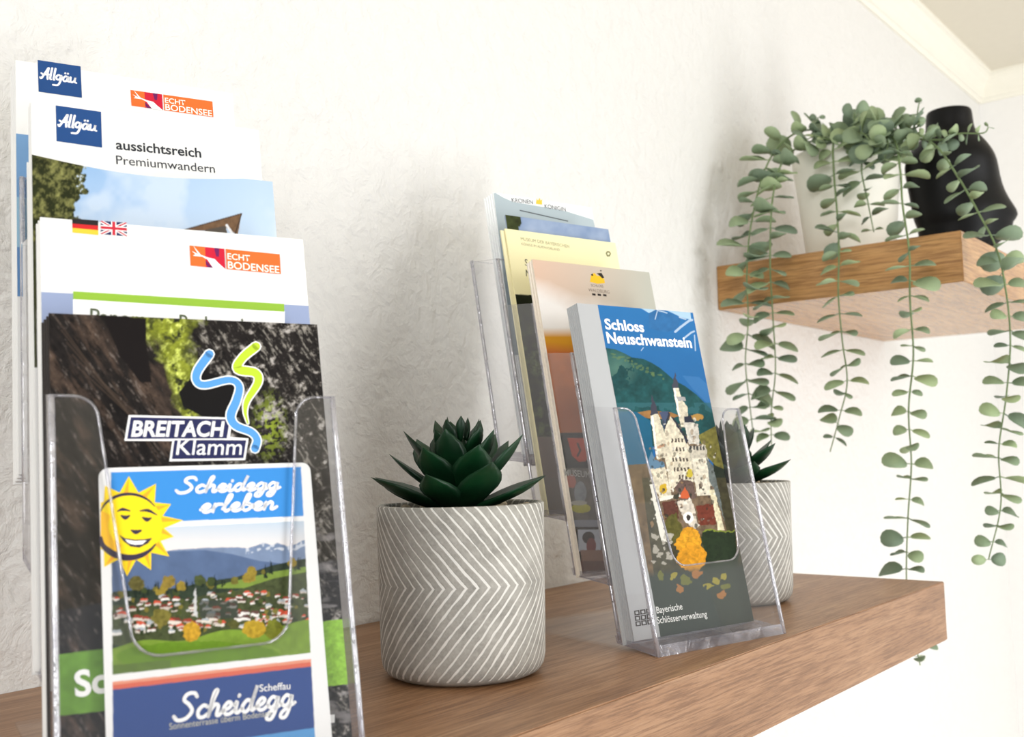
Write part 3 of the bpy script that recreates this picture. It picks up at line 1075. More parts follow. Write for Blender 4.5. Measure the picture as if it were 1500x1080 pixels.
# front card
def paint_card(cv):
    X, Y = cv.X, cv.Y
    cv.C[:] = lin((252, 252, 252))
    # photo field
    x0, x1 = 163.0, 452.0

    def yl(a, b):
        return a + (b - a) * (X - x0) / (x1 - x0)
    left = 163 + (Y - 770) * .008
    right = 445 + (Y - 765) * .052
    inx = (X > left) & (X < right)
    head = inx & (Y > yl(692, 684)) & (Y < yl(768, 756))
    ph = inx & (Y > yl(776, 763)) & (Y < yl(989, 957))
    cv.set(head.astype(float), lin((64, 148, 226)))
    sk = np.clip((Y - 765) / 45, 0, 1)[..., None]
    sky = lin((196, 212, 228)) * (1 - sk) + lin((246, 236, 230)) * sk
    cv.set(ph.astype(float), sky)
    rid = np.interp(X, [160, 257, 289, 332, 362, 378, 386, 398, 406, 420, 434, 448, 460], [812, 806, 803, 802, 803, 799, 795, 799, 796, 800, 797, 790, 788])
    rid = rid + 2.2 * (fbm(X, X * 0, 9, 3, 4) - .5)
    mtn = ph & (Y > rid)
    cv.set(mtn.astype(float), lin((122, 140, 170)) * noisetex(cv, 14, .85, 1.2, 6)[..., None])
    snow = mtn & (Y < rid + 9) & (X > 360) & (fbm(X, Y, 5, 3, 17) > .5)
    cv.set(snow.astype(float), lin((225, 230, 238)), .7)
    r2 = np.interp(X, [160, 257, 300, 340, 380, 450], [806, 808, 806, 812, 822, 830])
    cv.set((ph & (Y > r2)).astype(float), lin((88, 108, 144)) * noisetex(cv, 18, .8, 1.2, 8)[..., None])
    r3 = np.interp(X, [160, 200, 260, 300, 345, 400, 460], [868, 864, 862, 852, 846, 828, 816])
    cv.set((ph & (Y > r3)).astype(float), lin((44, 56, 42)) * noisetex(cv, 6, .7, 1.5, 9)[..., None])
    mead = ph & (Y > np.interp(X, [300, 350, 400, 450], [862, 850, 838, 830])) & (X > 318) & (Y < 862)
    cv.set(mead.astype(float), lin((122, 146, 62)) * noisetex(cv, 8, .8, 1.15, 10)[..., None])
    cv.warp(2.2, 5, 31)
    r = np.random.default_rng(12)
    for i in range(46):                      # trees on the slopes
        x = r.uniform(175, 455)
        yb = np.interp(x, [160, 260, 300, 345, 400, 455], [872, 868, 858, 852, 838, 828]) + r.uniform(-2, 7)
        h = r.uniform(7, 17)
        if r.random() < .55:
            cv.poly([(x - h * .2, yb), (x, yb - h * 1.25), (x + h * .2, yb)], (28, 40, 30))
        else:
            cv.blob(x, yb - h * .5, h * .45, h * .5, [(150, 130, 50), (60, 72, 36), (110, 104, 44)][r.integers(3)], 1, noisetex(cv, 3, .6, 1.4, i), .5, i)
    vill = ph & (Y > r3 + 20) & (Y < 945)
    cv.set(vill.astype(float), lin((66, 74, 44)) * noisetex(cv, 5, .5, 1.6, 13)[..., None])
    for i in range(150):                     # village houses
        x = r.uniform(164, 455)
        y = r.uniform(878, 932) - (x - 163) * .05
        s_ = r.uniform(3, 7.5) * (0.7 + .5 * (y - 870) / 60)
        wc = [(236, 232, 226), (222, 214, 202), (200, 188, 178)][r.integers(3)]
        rc = [(150, 66, 50), (118, 56, 44), (96, 66, 60), (205, 85, 60), (170, 178, 184)][r.integers(5)]
        cv.poly([(x - s_, y), (x + s_, y - .6), (x + s_, y - s_ * .7), (x - s_, y - s_ * .7)], wc)
        cv.poly([(x - s_ * 1.15, y - s_ * .6), (x - s_ * .5, y - s_ * 1.25), (x + s_ * .7, y - s_ * 1.25), (x + s_ * 1.2, y - s_ * .6)], rc)
        if r.random() < .5:
            cv.blob(x + s_ * 1.4, y, 3.2, 3.6, [(74, 84, 40), (120, 112, 50), (48, 58, 32)][r.integers(3)], 1, None, .6, i)
    cv.poly([(283, 900), (284.5, 868), (286.5, 862), (288, 868), (289, 905)], (205, 205, 205))   # church tower
    cv.poly([(292, 905), (292, 880), (348, 880), (350, 905)], (60, 66, 60), .8)
    cv.set((ph & (Y > yl(948, 912) + 4 * np.sin(X / 19.))).astype(float), lin((122, 152, 52)) * noisetex(cv, 9, .75, 1.2, 15)[..., None])
    cv.blob(290, 962, 120, 22, (104, 140, 34), 1, noisetex(cv, 9, .8, 1.15, 16), .05)
    cv.set((ph & (Y > yl(975, 948)) & (X < 250)).astype(float), lin((96, 122, 46)) * noisetex(cv, 6, .8, 1.1, 18)[..., None])
    for (x, y, a, b, c) in ((280, 925, 13, 13, (196, 152, 44)), (372, 922, 17, 13, (178, 148, 42)), (402, 923, 14, 14, (112, 116, 34)), (236, 905, 14, 13, (120, 112, 50)), (342, 915, 9, 7, (84, 84, 40)), (200, 855, 12, 11, (96, 90, 46)), (247, 853, 10, 9, (140, 120, 52)), (293, 850, 8, 8, (70, 80, 44))):
        cv.blob(x, y, a, b, c, 1, noisetex(cv, 4, .5, 1.5, int(x)), .45, int(x))
    cv.X, cv.Y = cv.X0, cv.Y0
    ph2 = ~(inx & (Y > yl(692, 684)) & (Y < yl(989, 957)))
    gap = inx & (Y > yl(768, 756)) & (Y < yl(776, 763))
    cv.set(((ph2 | gap) & (Y < 985)).astype(float) * (~head).astype(float), lin((252, 252, 252)))
    # stripe and footer
    cv.set((inx & (Y > yl(989, 957)) & (Y < yl(999.5, 966))).astype(float), lin((252, 252, 252)))
    cv.set((inx & (Y > yl(999.5, 966))).astype(float), lin((240, 158, 128)))
    cv.set((inx & (Y > yl(1004, 970.5))).astype(float), lin((226, 108, 84)))
    cv.set((inx & (Y > yl(1011, 977))).astype(float), lin((46, 76, 142)))
    cv.set((inx & (Y > 1079 - (X - 373) * .145)).astype(float) * (X > 340), lin((92, 160, 220)))


card = Leaf('L', .0034, .0174, .1009, .0050, .1208, .0008, 'white-edged village photo card with yellow sun standing in front of the gorge brochure', None, 'card', name='picture_card', body=(246, 246, 246), radius=.0035)
card.cover(paint_card, 3900)


# sun emblem: plain smiling sun, clipped at the card's left border
def sun(card):
    k = 4.6875
    cxp, cyp = 140 + 228 / k, 680 + 425 / k
    R = 49.0

    def pt(r_, a):
        return (max(147.5, cxp + r_ * math.cos(a)), cyp - r_ * math.sin(a) * .97)
    pts = []
    tips = [90, 58, 28, 6, -14, -38, -64, -92, -120, -150, 180, 150, 120]
    tl_ = [75, 75, 70, 80, 68, 75, 74, 76, 72, 70, 70, 70, 70]
    allp = []
    for a, r_ in zip(tips, tl_):
        allp.append((a, r_))
    angs = [math.radians(a) for a, _ in allp]
    poly = []
    for i, (a, r_) in enumerate(allp):
        nx_ = allp[(i + 1) % len(allp)][0]
        if nx_ > a:
            nx_ -= 360
        poly.append(pt(r_, math.radians(a)))
        poly.append(pt(R + 3, math.radians((a + nx_) / 2)))
    card.flat([((252, 214, 20), poly)], 'sun_rays')
    # orange side of some rays
    sh = []
    for i, (a, r_) in enumerate(allp[:9]):
        a0 = math.radians(a)
        sh.append(((248, 170, 40), [pt(r_ - 3, a0), pt(R, a0 + .16), pt(R, a0 + .02)]))
    card.flat(sh, 'ray_shading')
    disc = [pt(R, t) for t in np.linspace(0, 2 * math.pi, 49)[:-1]]
    card.flat([((255, 222, 18), disc)], 'sun_disc')
    card.flat([((250, 190, 30), [pt(R * .96, t) for t in np.linspace(math.radians(150), math.radians(250), 12)] + [pt(R * .62, t) for t in np.linspace(math.radians(250), math.radians(150), 12)])], 'cheek_shading')
    D = (52, 44, 66)

    def arc_(r_, a0, a1, w):
        return ([pt(r_, math.radians(t)) for t in np.linspace(a0, a1, 9)], w)
    card.ribbon([arc_(R * .98, 152, 38, [.0004, .0011, .0012, .001, .0004])], D, 'outline_arc')
    card.ribbon([arc_(R * .98, -158, -35, [.0012, .0022, .0024, .0018, .0005])], D, 'outline_arc')
    q = lambda a, b: (140 + a / k, 680 + b / k)
    card.ribbon([([q(150, 325), q(185, 312), q(235, 322)], [.0004, .0013, .0005]), ([q(305, 322), q(360, 320), q(420, 350)], [.0005, .0013, .0004])], D, 'eyebrow')
    card.ribbon([([q(175, 355), q(203, 368), q(232, 356)], [.0006, .0018, .0006]), ([q(322, 368), q(352, 382), q(380, 372)], [.0006, .0018, .0006])], D, 'closed_eye')
    card.ribbon([([q(245, 456), q(275, 468), q(310, 458)], [.0006, .0018, .0008])], D, 'nose')
    card.flat([(D, [q(160, 485), q(200, 510), q(270, 520), q(330, 518), q(388, 508), q(360, 545), q(300, 575), q(240, 568), q(190, 530)]),
               ((252, 252, 250), [q(200, 518), q(270, 530), q(350, 525), q(320, 552), q(270, 556), q(225, 545)])], 'mouth')


sun(card)
k7 = lambda a, b: (140 + a / 4.6875, 680 + b / 4.6875)
k8 = lambda a, b: (60 + a / 3.261, 860 + b / 3.261)
script(card, 'Scheidegg', k7(560, 200), k7(1262, 172), 0.00120, WHT, 0.58, 0.16)
script(card, 'erleben', k7(716, 332), k7(1236, 308), 0.00120, WHT, 0.56, 0.16)
script(card, 'Scheidegg', k8(640, 640), k8(1210, 566), 0.00135, WHT, 0.80, 0.14)
card.text('Scheffau', k8(1043, 501), k8(1190, 488), WHT, 0.006, 0, 1.0)
card.text('Sonnenterrasse überm Bodensee', k8(612, 683), k8(1100, 616), (190, 190, 182), 0.006, 0, 1.15)


# ---- right holder -----------------------------------------------------------
lf = Leaf('R', .1163, .0205, .1195 - .001, .118, .3235, .0010, 'pale grey leaflet with white header and fine black rule in the topmost tier', None, body=(246, 248, 248))
gy = (176, 190, 196)
lf.flat([(gy, [(726, 283), (738, 290), (752, 296), (775, 300), (800, 304), (830, 310), (869, 322), (874, 345), (735, 345)]),
         (gy, [(723, 283), (727, 283), (760, 520), (752, 520)]),
         ((70, 78, 84), [(761, 307.5), (832, 323.5), (832, 325), (761, 309)])], 'grey_field')
lf.flat([((240, 200, 70), [(785, 297), (786, 291), (788, 294), (790, 290), (792, 294), (794, 292), (794, 300), (785, 299)])], 'small_crown')
lf.text('KRONEN', (750, 296), (781, 299.5), (70, 72, 78), 0.0, 0, 1.0)
lf.text('KÖNIGIN', (798, 305), (829, 310), (70, 72, 78), 0.0, 0, 1.0)
lf.stack(4, -.0014, .0011, -.0010, 'pale grey leaflet stacked behind the topmost grey leaflet', 'copies behind the topmost grey leaflet', gy)


def paint_blue(cv):
    X, Y = cv.X, cv.Y
    n_ = fbm(X, Y, 26, 4, 2)
    cv.C = lin((96, 128, 172)) * (1 - n_[..., None]) + lin((178, 192, 216)) * n_[..., None]
    t = fbm(X, Y, 6, 3, 4)
    cv.set((X + 14 * (t - .5) < 762).astype(float), lin((52, 60, 30)) * (.4 + 1.4 * t[..., None]))


lf = Leaf('R', .0930, .0110, .1105, .0800, .2990, .0012, 'leaflet with blue sky photo behind the cream leaflet', None, body=(150, 165, 190))
lf.cover(paint_blue, 1500, .10)


def paint_cream(cv):
    X, Y = cv.X, cv.Y
    cv.C[:] = lin((252, 244, 196))
    t = fbm(X, Y, 8, 4, 4, .7)
    d = Y > 431 + (X - 752) * .05
    g = lin((30, 40, 16)) * (.2 + .8 * t[..., None]) + lin((120, 130, 74)) * np.clip(t - .5, 0, 1)[..., None] * np.clip((Y - 450) / 60, 0, 1)[..., None] * 2
    cv.set(d.astype(float), g)
    cv.set((Y > 640).astype(float), lin((118, 100, 90)) * (.8 + .3 * t[..., None]))
    cv.set((Y > 700).astype(float), lin((110, 98, 88)))


lf = Leaf('R', .0880, .0050, .1105, .0800, .2865, .0012, 'cream topped leaflet with two small lines of capitals and forest photo below', None, body=(240, 232, 190))
lf.cover(paint_cream, 2000, .0)
lf.text('MUSEUM DER BAYERISCHEN', (763, 352), (834, 363.5), (150, 145, 110), 0.0, 0, 1.0)
lf.text('KÖNIGE IM ALPENVORLAND', (764, 359), (820, 368), (150, 145, 110), 0.0, 0, 1.0)
lf.text('S', (769, 389), (773, 390), (60, 56, 50), 0.0, 0, 1.2)
lf.text('N', (770.5, 404.5), (777, 406), (40, 38, 34), 0.01, 0, 1.2)
lf.flat([((130, 128, 90), [(887, 371), (889, 368), (893, 368.5), (895, 372), (893, 376), (889, 376)]),
         ((240, 236, 190), [(889, 371.5), (891, 370), (893, 372), (891, 374)])], 'round_seal')
lf.stack(1, -.0030, .0014, -.0010, 'cream edged leaflet stacked directly behind the cream topped leaflet', None, (240, 232, 190))


def paint_orange(cv):
    X, Y = cv.X, cv.Y
    t = np.clip((X - 780) / 170, 0, 1)[..., None]
    cv.C = lin((222, 190, 168)) * (1 - t) + lin((190, 190, 178)) * t
    d = (Y - 410) + (800 - X) * .35 + 26 * (fbm(X, Y, 50, 4, 2) - .5)
    cv.set(np.clip(d / 34, 0, 1) * np.clip(1.25 - (X - 780) / 240, 0.2, 1), lin((252, 248, 244)))
    g = np.clip((Y - 480) / 14, 0, 1)
    cv.set(g, lin((224, 158, 40)))
    o = np.clip((Y - 500 - (X - 800) * .1) / 14, 0, 1)
    oc = lin((206, 120, 62)) * noisetex(cv, 24, .7, 1.2, 7)[..., None]
    cv.set(o, oc)
    cv.set(np.clip((Y - 560) / 80, 0, .55), lin((150, 74, 34)))
    cv.set((Y > 634).astype(float), lin((34, 32, 28)))
    cv.poly([(831, 642), (860, 642), (862, 666), (858, 676), (848, 677), (838, 668)], (196, 70, 36))
    cv.line([(846, 650), (850, 660), (846, 668)], 3, (60, 24, 18))
    cv.set((Y > 686).astype(float), lin((120, 112, 104)) * noisetex(cv, 8, .4, 1.3, 9)[..., None])
    cv.blob(836, 705, 8, 10, (196, 120, 104), .9, None, .4, 3)
    cv.blob(850, 722, 9, 16, (150, 154, 156), 1, noisetex(cv, 5, .6, 1.3, 8), .1, 3)
    cv.blob(851, 745, 14, 7, (192, 186, 50), 1, noisetex(cv, 3, .7, 1.2, 4), .2, 4)
    cv.blob(848, 737, 12, 3.5, (190, 186, 170), 1)
    cv.set((Y > 762).astype(float), lin((150, 152, 160)))
    cv.set((Y > 772).astype(float), lin((60, 50, 44)))
    cv.poly([(846, 776), (880, 776), (880, 808), (848, 808)], (200, 204, 212))
    cv.blob(862, 788, 9, 9, (38, 24, 20), 1)
    cv.blob(866, 800, 7, 12, (130, 44, 36), 1)
    cv.poly([(850, 806), (884, 806), (886, 822), (852, 822)], (150, 110, 88))
    cv.set((Y > 822).astype(float), lin((104, 66, 52)))


lf = Leaf('R', .0580, .0010, .1108, .0435, .2572, .0012, 'leaflet with pale sunset sky, orange lower half and small yellow castle emblem', None, body=(236, 226, 212))
lf.cover(paint_orange, 2100)
lf.flat([((236, 184, 30), [(864, 413), (866, 402), (871, 400), (874, 404), (880, 405), (885, 409), (886, 415), (875, 416)]),
         ((30, 24, 20), [(874, 400.5), (881, 400), (885, 407), (882, 408), (879, 405)]),
         ((30, 24, 20), [(865.5, 402), (868, 401), (869, 404), (866.5, 404.5)]),
         ((30, 24, 20), [(878.5, 396), (881.5, 396.3), (880, 398.5)])], 'castle_emblem')
lf.text('SCHLOSS', (866, 420), (884, 421.5), (130, 116, 106), 0, 0, 1.0)
lf.text('WALDBURG', (862, 427), (893, 430.5), (140, 126, 114), 0, 0, 1.0)
lf.flat([((36, 28, 26), [(867 + 8 * i, 429.8 + .6 * i), (872 + 8 * i, 430.4 + .6 * i), (872.5 + 8 * i, 433.4 + .6 * i), (867.5 + 8 * i, 432.8 + .6 * i)]) for i in range(3)], 'small_marks')
lf.text('MUSEUM', (827, 697), (864, 700), (190, 188, 180), 0.01, 0, 1.1)
lf.stack(2, -.0012, .00125, -.0010, 'pale edged leaflet stacked behind the sunset leaflet', 'copies behind the sunset leaflet', (236, 226, 212))


def paint_castle(cv):
    X, Y = cv.X, cv.Y
    c3 = lambda pts: [(820 + a / 4.908, 420 + b / 4.908) for a, b in pts]
    c2 = lambda pts: [(900 + a / 3.375, 540 + b / 3.375) for a, b in pts]
    r = np.random.default_rng(5)
    sky = lin((44, 116, 178)) * (1 - np.clip((Y - 450) / 200, 0, 1))[..., None] + lin((34, 100, 160)) * np.clip((Y - 450) / 200, 0, 1)[..., None]
    cv.C = sky * noisetex(cv, 60, .9, 1.12, 3)[..., None]
    cv.poly(c3([(560, 145), (600, 165), (640, 190), (690, 170), (740, 160), (800, 185), (860, 215), (945, 240), (935, 160), (930, 120), (560, 120)]), (176, 208, 232))
    cv.poly(c3([(640, 192), (690, 165), (705, 160), (740, 172), (800, 190), (870, 225), (850, 300), (760, 330), (640, 300)]), (48, 106, 160), .9, noisetex(cv, 9, .8, 1.3, 5))
    for pts, w in (([(685, 235), (700, 180)], 1.4), ([(700, 172), (740, 180), (770, 190)], 1.6), ([(830, 325), (870, 290), (930, 245), (950, 240)], 3.4), ([(895, 370), (945, 330), (965, 322)], 2.6), ([(860, 220), (905, 235)], 2.0), ([(600, 440), (585, 460)], 1.2), ([(975, 460), (968, 350)], 1.6)):
        cv.line(c3(pts), w, (196, 216, 236), .8)
    cv.poly(c3([(880, 640), (1000, 650), (1080, 720), (1080, 860), (960, 740)]), (60, 120, 178), .8)
    hill = c3([(325, 440), (400, 452), (460, 478), (520, 510), (600, 520), (660, 548), (720, 585), (780, 635), (820, 672), (900, 715), (980, 775), (1085, 880), (1200, 960), (1200, 1150), (300, 1150)])
    t = fbm(X, Y, 16, 4, 8, .6)
    cv.poly(hill, (26, 76, 78), 1, (.45 + 1.1 * t) * noisetex(cv, 4, .75, 1.25, 77))
    lt = np.clip(1 - np.hypot((X - 905) / 32, (Y - 540) / 34), 0, 1)
    cv.set(cv.inside(hill) * lt * (t > .45), lin((96, 136, 120)), .7)
    for i in range(26):
        cv.blob(*c3([(380 + 14 * i + r.uniform(-20, 20), 468 + 7 * i + r.uniform(-4, 26))])[0], r.uniform(1, 4), r.uniform(1, 2.4), (104, 130, 80), .5, None, .8, i)
    cv.set(((Y > 590) & (Y < 606)) * (fbm(X, Y, 10, 3, 6) > .4).astype(float), lin((50, 104, 112)), .7)
    cv.poly(c3([(520, 930), (560, 905), (640, 890), (800, 905), (860, 930), (780, 955), (660, 950)]), (164, 116, 62), .9, noisetex(cv, 5, .7, 1.3, 9))
    cv.poly(c2([(0, 210), (110, 215), (180, 260), (190, 420), (170, 480), (90, 500), (30, 480)]), (28, 96, 128), 1, noisetex(cv, 30, .8, 1.1, 11))
    # lower forest and rock
    cv.poly(c2([(20, 480), (170, 470), (240, 840), (300, 1000), (300, 1110), (40, 1110)]), (112, 92, 66), 1, noisetex(cv, 8, .45, 1.4, 12))
    cv.poly(c2([(480, 300), (620, 400), (700, 1100), (560, 1100), (500, 700)]), (38, 48, 36), 1, noisetex(cv, 8, .4, 1.4, 13))
    cv.poly(c2([(415, 330), (500, 285), (540, 420), (548, 500), (500, 480), (460, 440), (425, 360)]), (126, 120, 58), 1, noisetex(cv, 4, .4, 1.5, 14))
    cv.blob(*c2([(410, 240)])[0], 9, 5, (190, 144, 70), .9, None, .6, 4)
    CR, SH, DK = (226, 216, 192), (168, 166, 166), (44, 48, 62)
    st = noisetex(cv, 3.2, .55, 1.35, 20, 3)
    cv.poly([(940, 700), (1090, 700), (1110, 860), (960, 860)], (70, 66, 44), 1, noisetex(cv, 5, .5, 1.5, 35))
    cv.poly(c2([(170, 480), (300, 300), (440, 380), (560, 820), (440, 830), (330, 830), (236, 850)]), (120, 100, 78), 1, noisetex(cv, 4, .4, 1.5, 33))
    cv.warp(1.5, 5, 9)
    # left wing
    cv.poly(c2([(168, 490), (248, 478), (285, 640), (232, 652), (190, 580)]), CR, 1, st)
    cv.poly(c2([(160, 480), (182, 408), (200, 450), (246, 462), (250, 490), (168, 500)]), (96, 130, 156))
    cv.poly(c2([(174, 575), (196, 570), (232, 740), (262, 860), (230, 850), (204, 720)]), (240, 236, 224))
    # tall tower
    cv.poly(c2([(284, 98), (298, 18), (320, 100)]), (70, 72, 84))
    cv.poly(c2([(288, 96), (318, 98), (330, 150), (362, 195), (365, 290), (330, 290), (308, 200)]), CR, 1, st)
    cv.poly(c2([(288, 96), (300, 97), (326, 240), (318, 240)]), (250, 246, 236))
    cv.poly(c2([(305, 140), (348, 142), (352, 160), (316, 162)]), SH)
    cv.poly(c2([(340, 262), (412, 275), (420, 360), (418, 375), (366, 372), (350, 300)]), (222, 216, 204), 1, st)
    cv.poly(c2([(345, 235), (375, 230), (392, 268), (345, 268)]), DK)
    # left turret
    cv.poly(c2([(177, 232), (186, 130), (218, 222)]), (64, 66, 80))
    cv.poly(c2([(176, 232), (218, 222), (240, 300), (268, 440), (208, 448), (190, 320)]), CR, 1, st)
    cv.poly(c2([(180, 235), (192, 232), (216, 440), (208, 445)]), (248, 244, 232))
    cv.poly(c2([(212, 380), (256, 372), (258, 386), (216, 394)]), (190, 150, 120))
    # main palace
    cv.poly(c2([(245, 310), (278, 236), (352, 345), (372, 400), (392, 560), (275, 600), (250, 430)]), CR, 1, st)
    cv.poly(c2([(222, 215), (268, 212), (246, 310), (236, 260)]), (72, 84, 112))
    cv.poly(c2([(268, 212), (276, 224), (250, 300), (244, 300)]), DK)
    cv.poly(c2([(278, 236), (290, 240), (366, 356), (356, 372), (345, 345)]), DK)
    for row, (y, x0_, n_) in enumerate(((345, 280, 4), (390, 285, 4), (440, 285, 5), (488, 292, 5), (528, 318, 4))):
        for i in range(n_):
            cv.poly(c2([(x0_ + 17 * i, y), (x0_ + 17 * i + 9, y), (x0_ + 17 * i + 10, y + 20), (x0_ + 17 * i + 1, y + 20)]), (84, 74, 66))
    # right block with crenellation
    cv.poly(c2([(366, 385), (450, 378), (470, 480), (484, 580), (400, 570), (372, 430)]), (206, 198, 180), 1, st)
    for i in range(5):
        cv.poly(c2([(372 + 16 * i, 382), (381 + 16 * i, 381), (382 + 16 * i, 402), (373 + 16 * i, 403)]), (66, 64, 66))
    cv.poly(c2([(384, 446), (452, 440), (468, 555), (476, 625), (408, 632)]), (236, 228, 208), 1, st)
    cv.poly(c2([(418, 572), (430, 570), (432, 596), (420, 598)]), (70, 60, 52))
    cv.poly(c2([(468, 600), (492, 598), (546, 800), (512, 800)]), (236, 226, 190), 1, st)
    cv.poly(c2([(452, 440), (486, 480), (520, 620), (545, 760), (492, 600), (470, 560)]), (110, 118, 116), 1, st)
    # gatehouse
    cv.poly(c2([(234, 662), (312, 650), (318, 740), (250, 750)]), (92, 52, 40), 1, noisetex(cv, 3, .6, 1.4, 25))
    cv.poly(c2([(404, 680), (488, 668), (502, 772), (418, 776)]), (116, 54, 38), 1, noisetex(cv, 4, .6, 1.4, 26))
    cv.poly(c2([(300, 590), (330, 545), (392, 560), (402, 640), (330, 655)]), (104, 84, 76), 1, noisetex(cv, 3, .5, 1.4, 27))
    cv.poly(c2([(320, 642), (348, 586), (378, 640)]), (204, 96, 54))
    cv.poly(c2([(306, 655), (380, 645), (398, 700), (414, 785), (388, 795), (352, 748), (328, 716)]), (216, 206, 190), 1, st)
    cv.blob(*c2([(366, 738)])[0], 7.5, 8.5, (250, 246, 238))
    cv.blob(*c2([(366, 738)])[0], 3.5, 4.5, (56, 50, 46))
    cv.poly(c2([(222, 640), (290, 625), (292, 642), (226, 656)]), (240, 234, 220))
    cv.blob(*c2([(242, 596)])[0], 5.5, 8, (206, 170, 44), 1, None, .3, 3)
    cv.blob(*c2([(370, 520)])[0], 5, 6, (200, 180, 60), 1, None, .5, 3)
    for i in range(190):                       # masonry shadows, ledges and stone light
        x, y = r.uniform(175, 500), r.uniform(240, 780)
        if abs(y - 300) < 60 and (x < 240 or x > 400):
            continue
        cl = [(60, 52, 48), (120, 104, 90), (246, 240, 226), (150, 120, 84), (44, 50, 40)][r.integers(5)]
        w_ = r.uniform(.8, 2.6)
        if cv.inside(c2([(170, 480), (180, 260), (215, 250), (280, 240), (440, 380), (540, 790), (240, 840)])).any():
            cv.blob(*c2([(x, y)])[0], w_, w_ * r.uniform(.6, 1.8), cl, .55 if y < 560 else .8, None, .6, i)
    # trees in front
    cv.warp(4.5, 7, 13)
    cv.blob(*c2([(290, 790)])[0], 12, 22, (92, 88, 36), 1, noisetex(cv, 4, .5, 1.4, 30), .5, 5)
    tr_ = noisetex(cv, 4, .45, 1.5, 31)
    cv.poly(c2([(440, 800), (592, 798), (612, 950), (600, 1000), (440, 1000)]), (32, 48, 24), 1, tr_)
    cv.line(c2([(446, 804), (590, 800)]), 2.4, (132, 148, 52))
    cv.blob(*c2([(372, 860)])[0], 19, 22, (226, 160, 34), 1, tr_, .35, 7)
    cv.blob(*c2([(384, 935)])[0], 21, 20, (220, 152, 30), 1, tr_, .35, 8)
    for i in range(16):
        cv.blob(*c2([(r.uniform(190, 285), r.uniform(820, 960))])[0], r.uniform(1.5, 5), r.uniform(2, 5), (190, 184, 170), .8, None, .5, i)
    cv.warp(5, 9, 23)
    # fade to dark green foot
    low = np.clip((Y - 832 + (X - 990) * .1) / 10, 0, 1)
    cv.set(low, lin((60, 68, 60)))
    for i, (x, y) in enumerate(((985, 845), (1005, 850), (1020, 842), (1050, 850), (1062, 860), (1056, 872), (1038, 858), (968, 842), (996, 862), (1062, 845))):
        cv.blob(x, y, r.uniform(4, 9), r.uniform(3, 7), [(168, 156, 60), (120, 122, 54), (178, 120, 64)][i % 3], .8, None, .8, i)
    cv.X, cv.Y = cv.X0, cv.Y0
    X, Y = cv.X, cv.Y
    # pale grey margin
    mg = X < (875 + (Y - 446) * (967 - 875) / 485.0)
    cv.set(mg.astype(float), lin((190, 192, 194)))


NS = dict(side='R', c=.0125, u0=-.0006 + .0005, u1=.1050, s0=.0062, s1=.2185)
lf = Leaf('R', .0205, .0020, .1085, NS['s0'], .2203, .0012, 'leaflet titled Schloss Neuschwanstein with hilltop castle photo in the front tier', None, body=(188, 190, 192))
lf.cover(paint_castle, 2600)
lf.text('Schloss', (887, 482), (944, 486.5), WHT, 0.028, 0, 0.86)
lf.text('Neuschwanstein', (890, 502.5), (1014, 509.5), WHT, 0.028, 0, 0.90)
lf.text('Bayerische', (962, 899), (1000, 893), (235, 235, 232), 0.008, 0, 1.1)
lf.text('Schlösserverwaltung', (963, 914), (1036, 904), (235, 235, 232), 0.008, 0, 1.1)
sq = []
for i in range(3):
    for j in range(3):
        a0, b0 = 928.5 + i * 8.6 + j * .9, 895 + j * 8.0 - i * 1.3
        sq.append(((52, 54, 56), [(a0, b0), (a0 + 7.6, b0 - 1), (a0 + 8.4, b0 + 6), (a0 + .8, b0 + 7)]))
        sq.append(((190, 192, 194), [(a0 + 2, b0 + 1.4), (a0 + 5.8, b0 + .9), (a0 + 6.4, b0 + 4.6), (a0 + 2.6, b0 + 5.2)]))
lf.flat(sq, 'castle_squares')
lf.stack(5, -.0006, .00125, -.0003, 'pale grey leaflet stacked behind the Schloss Neuschwanstein leaflet', 'copies behind the Schloss Neuschwanstein leaflet', (188, 190, 192))


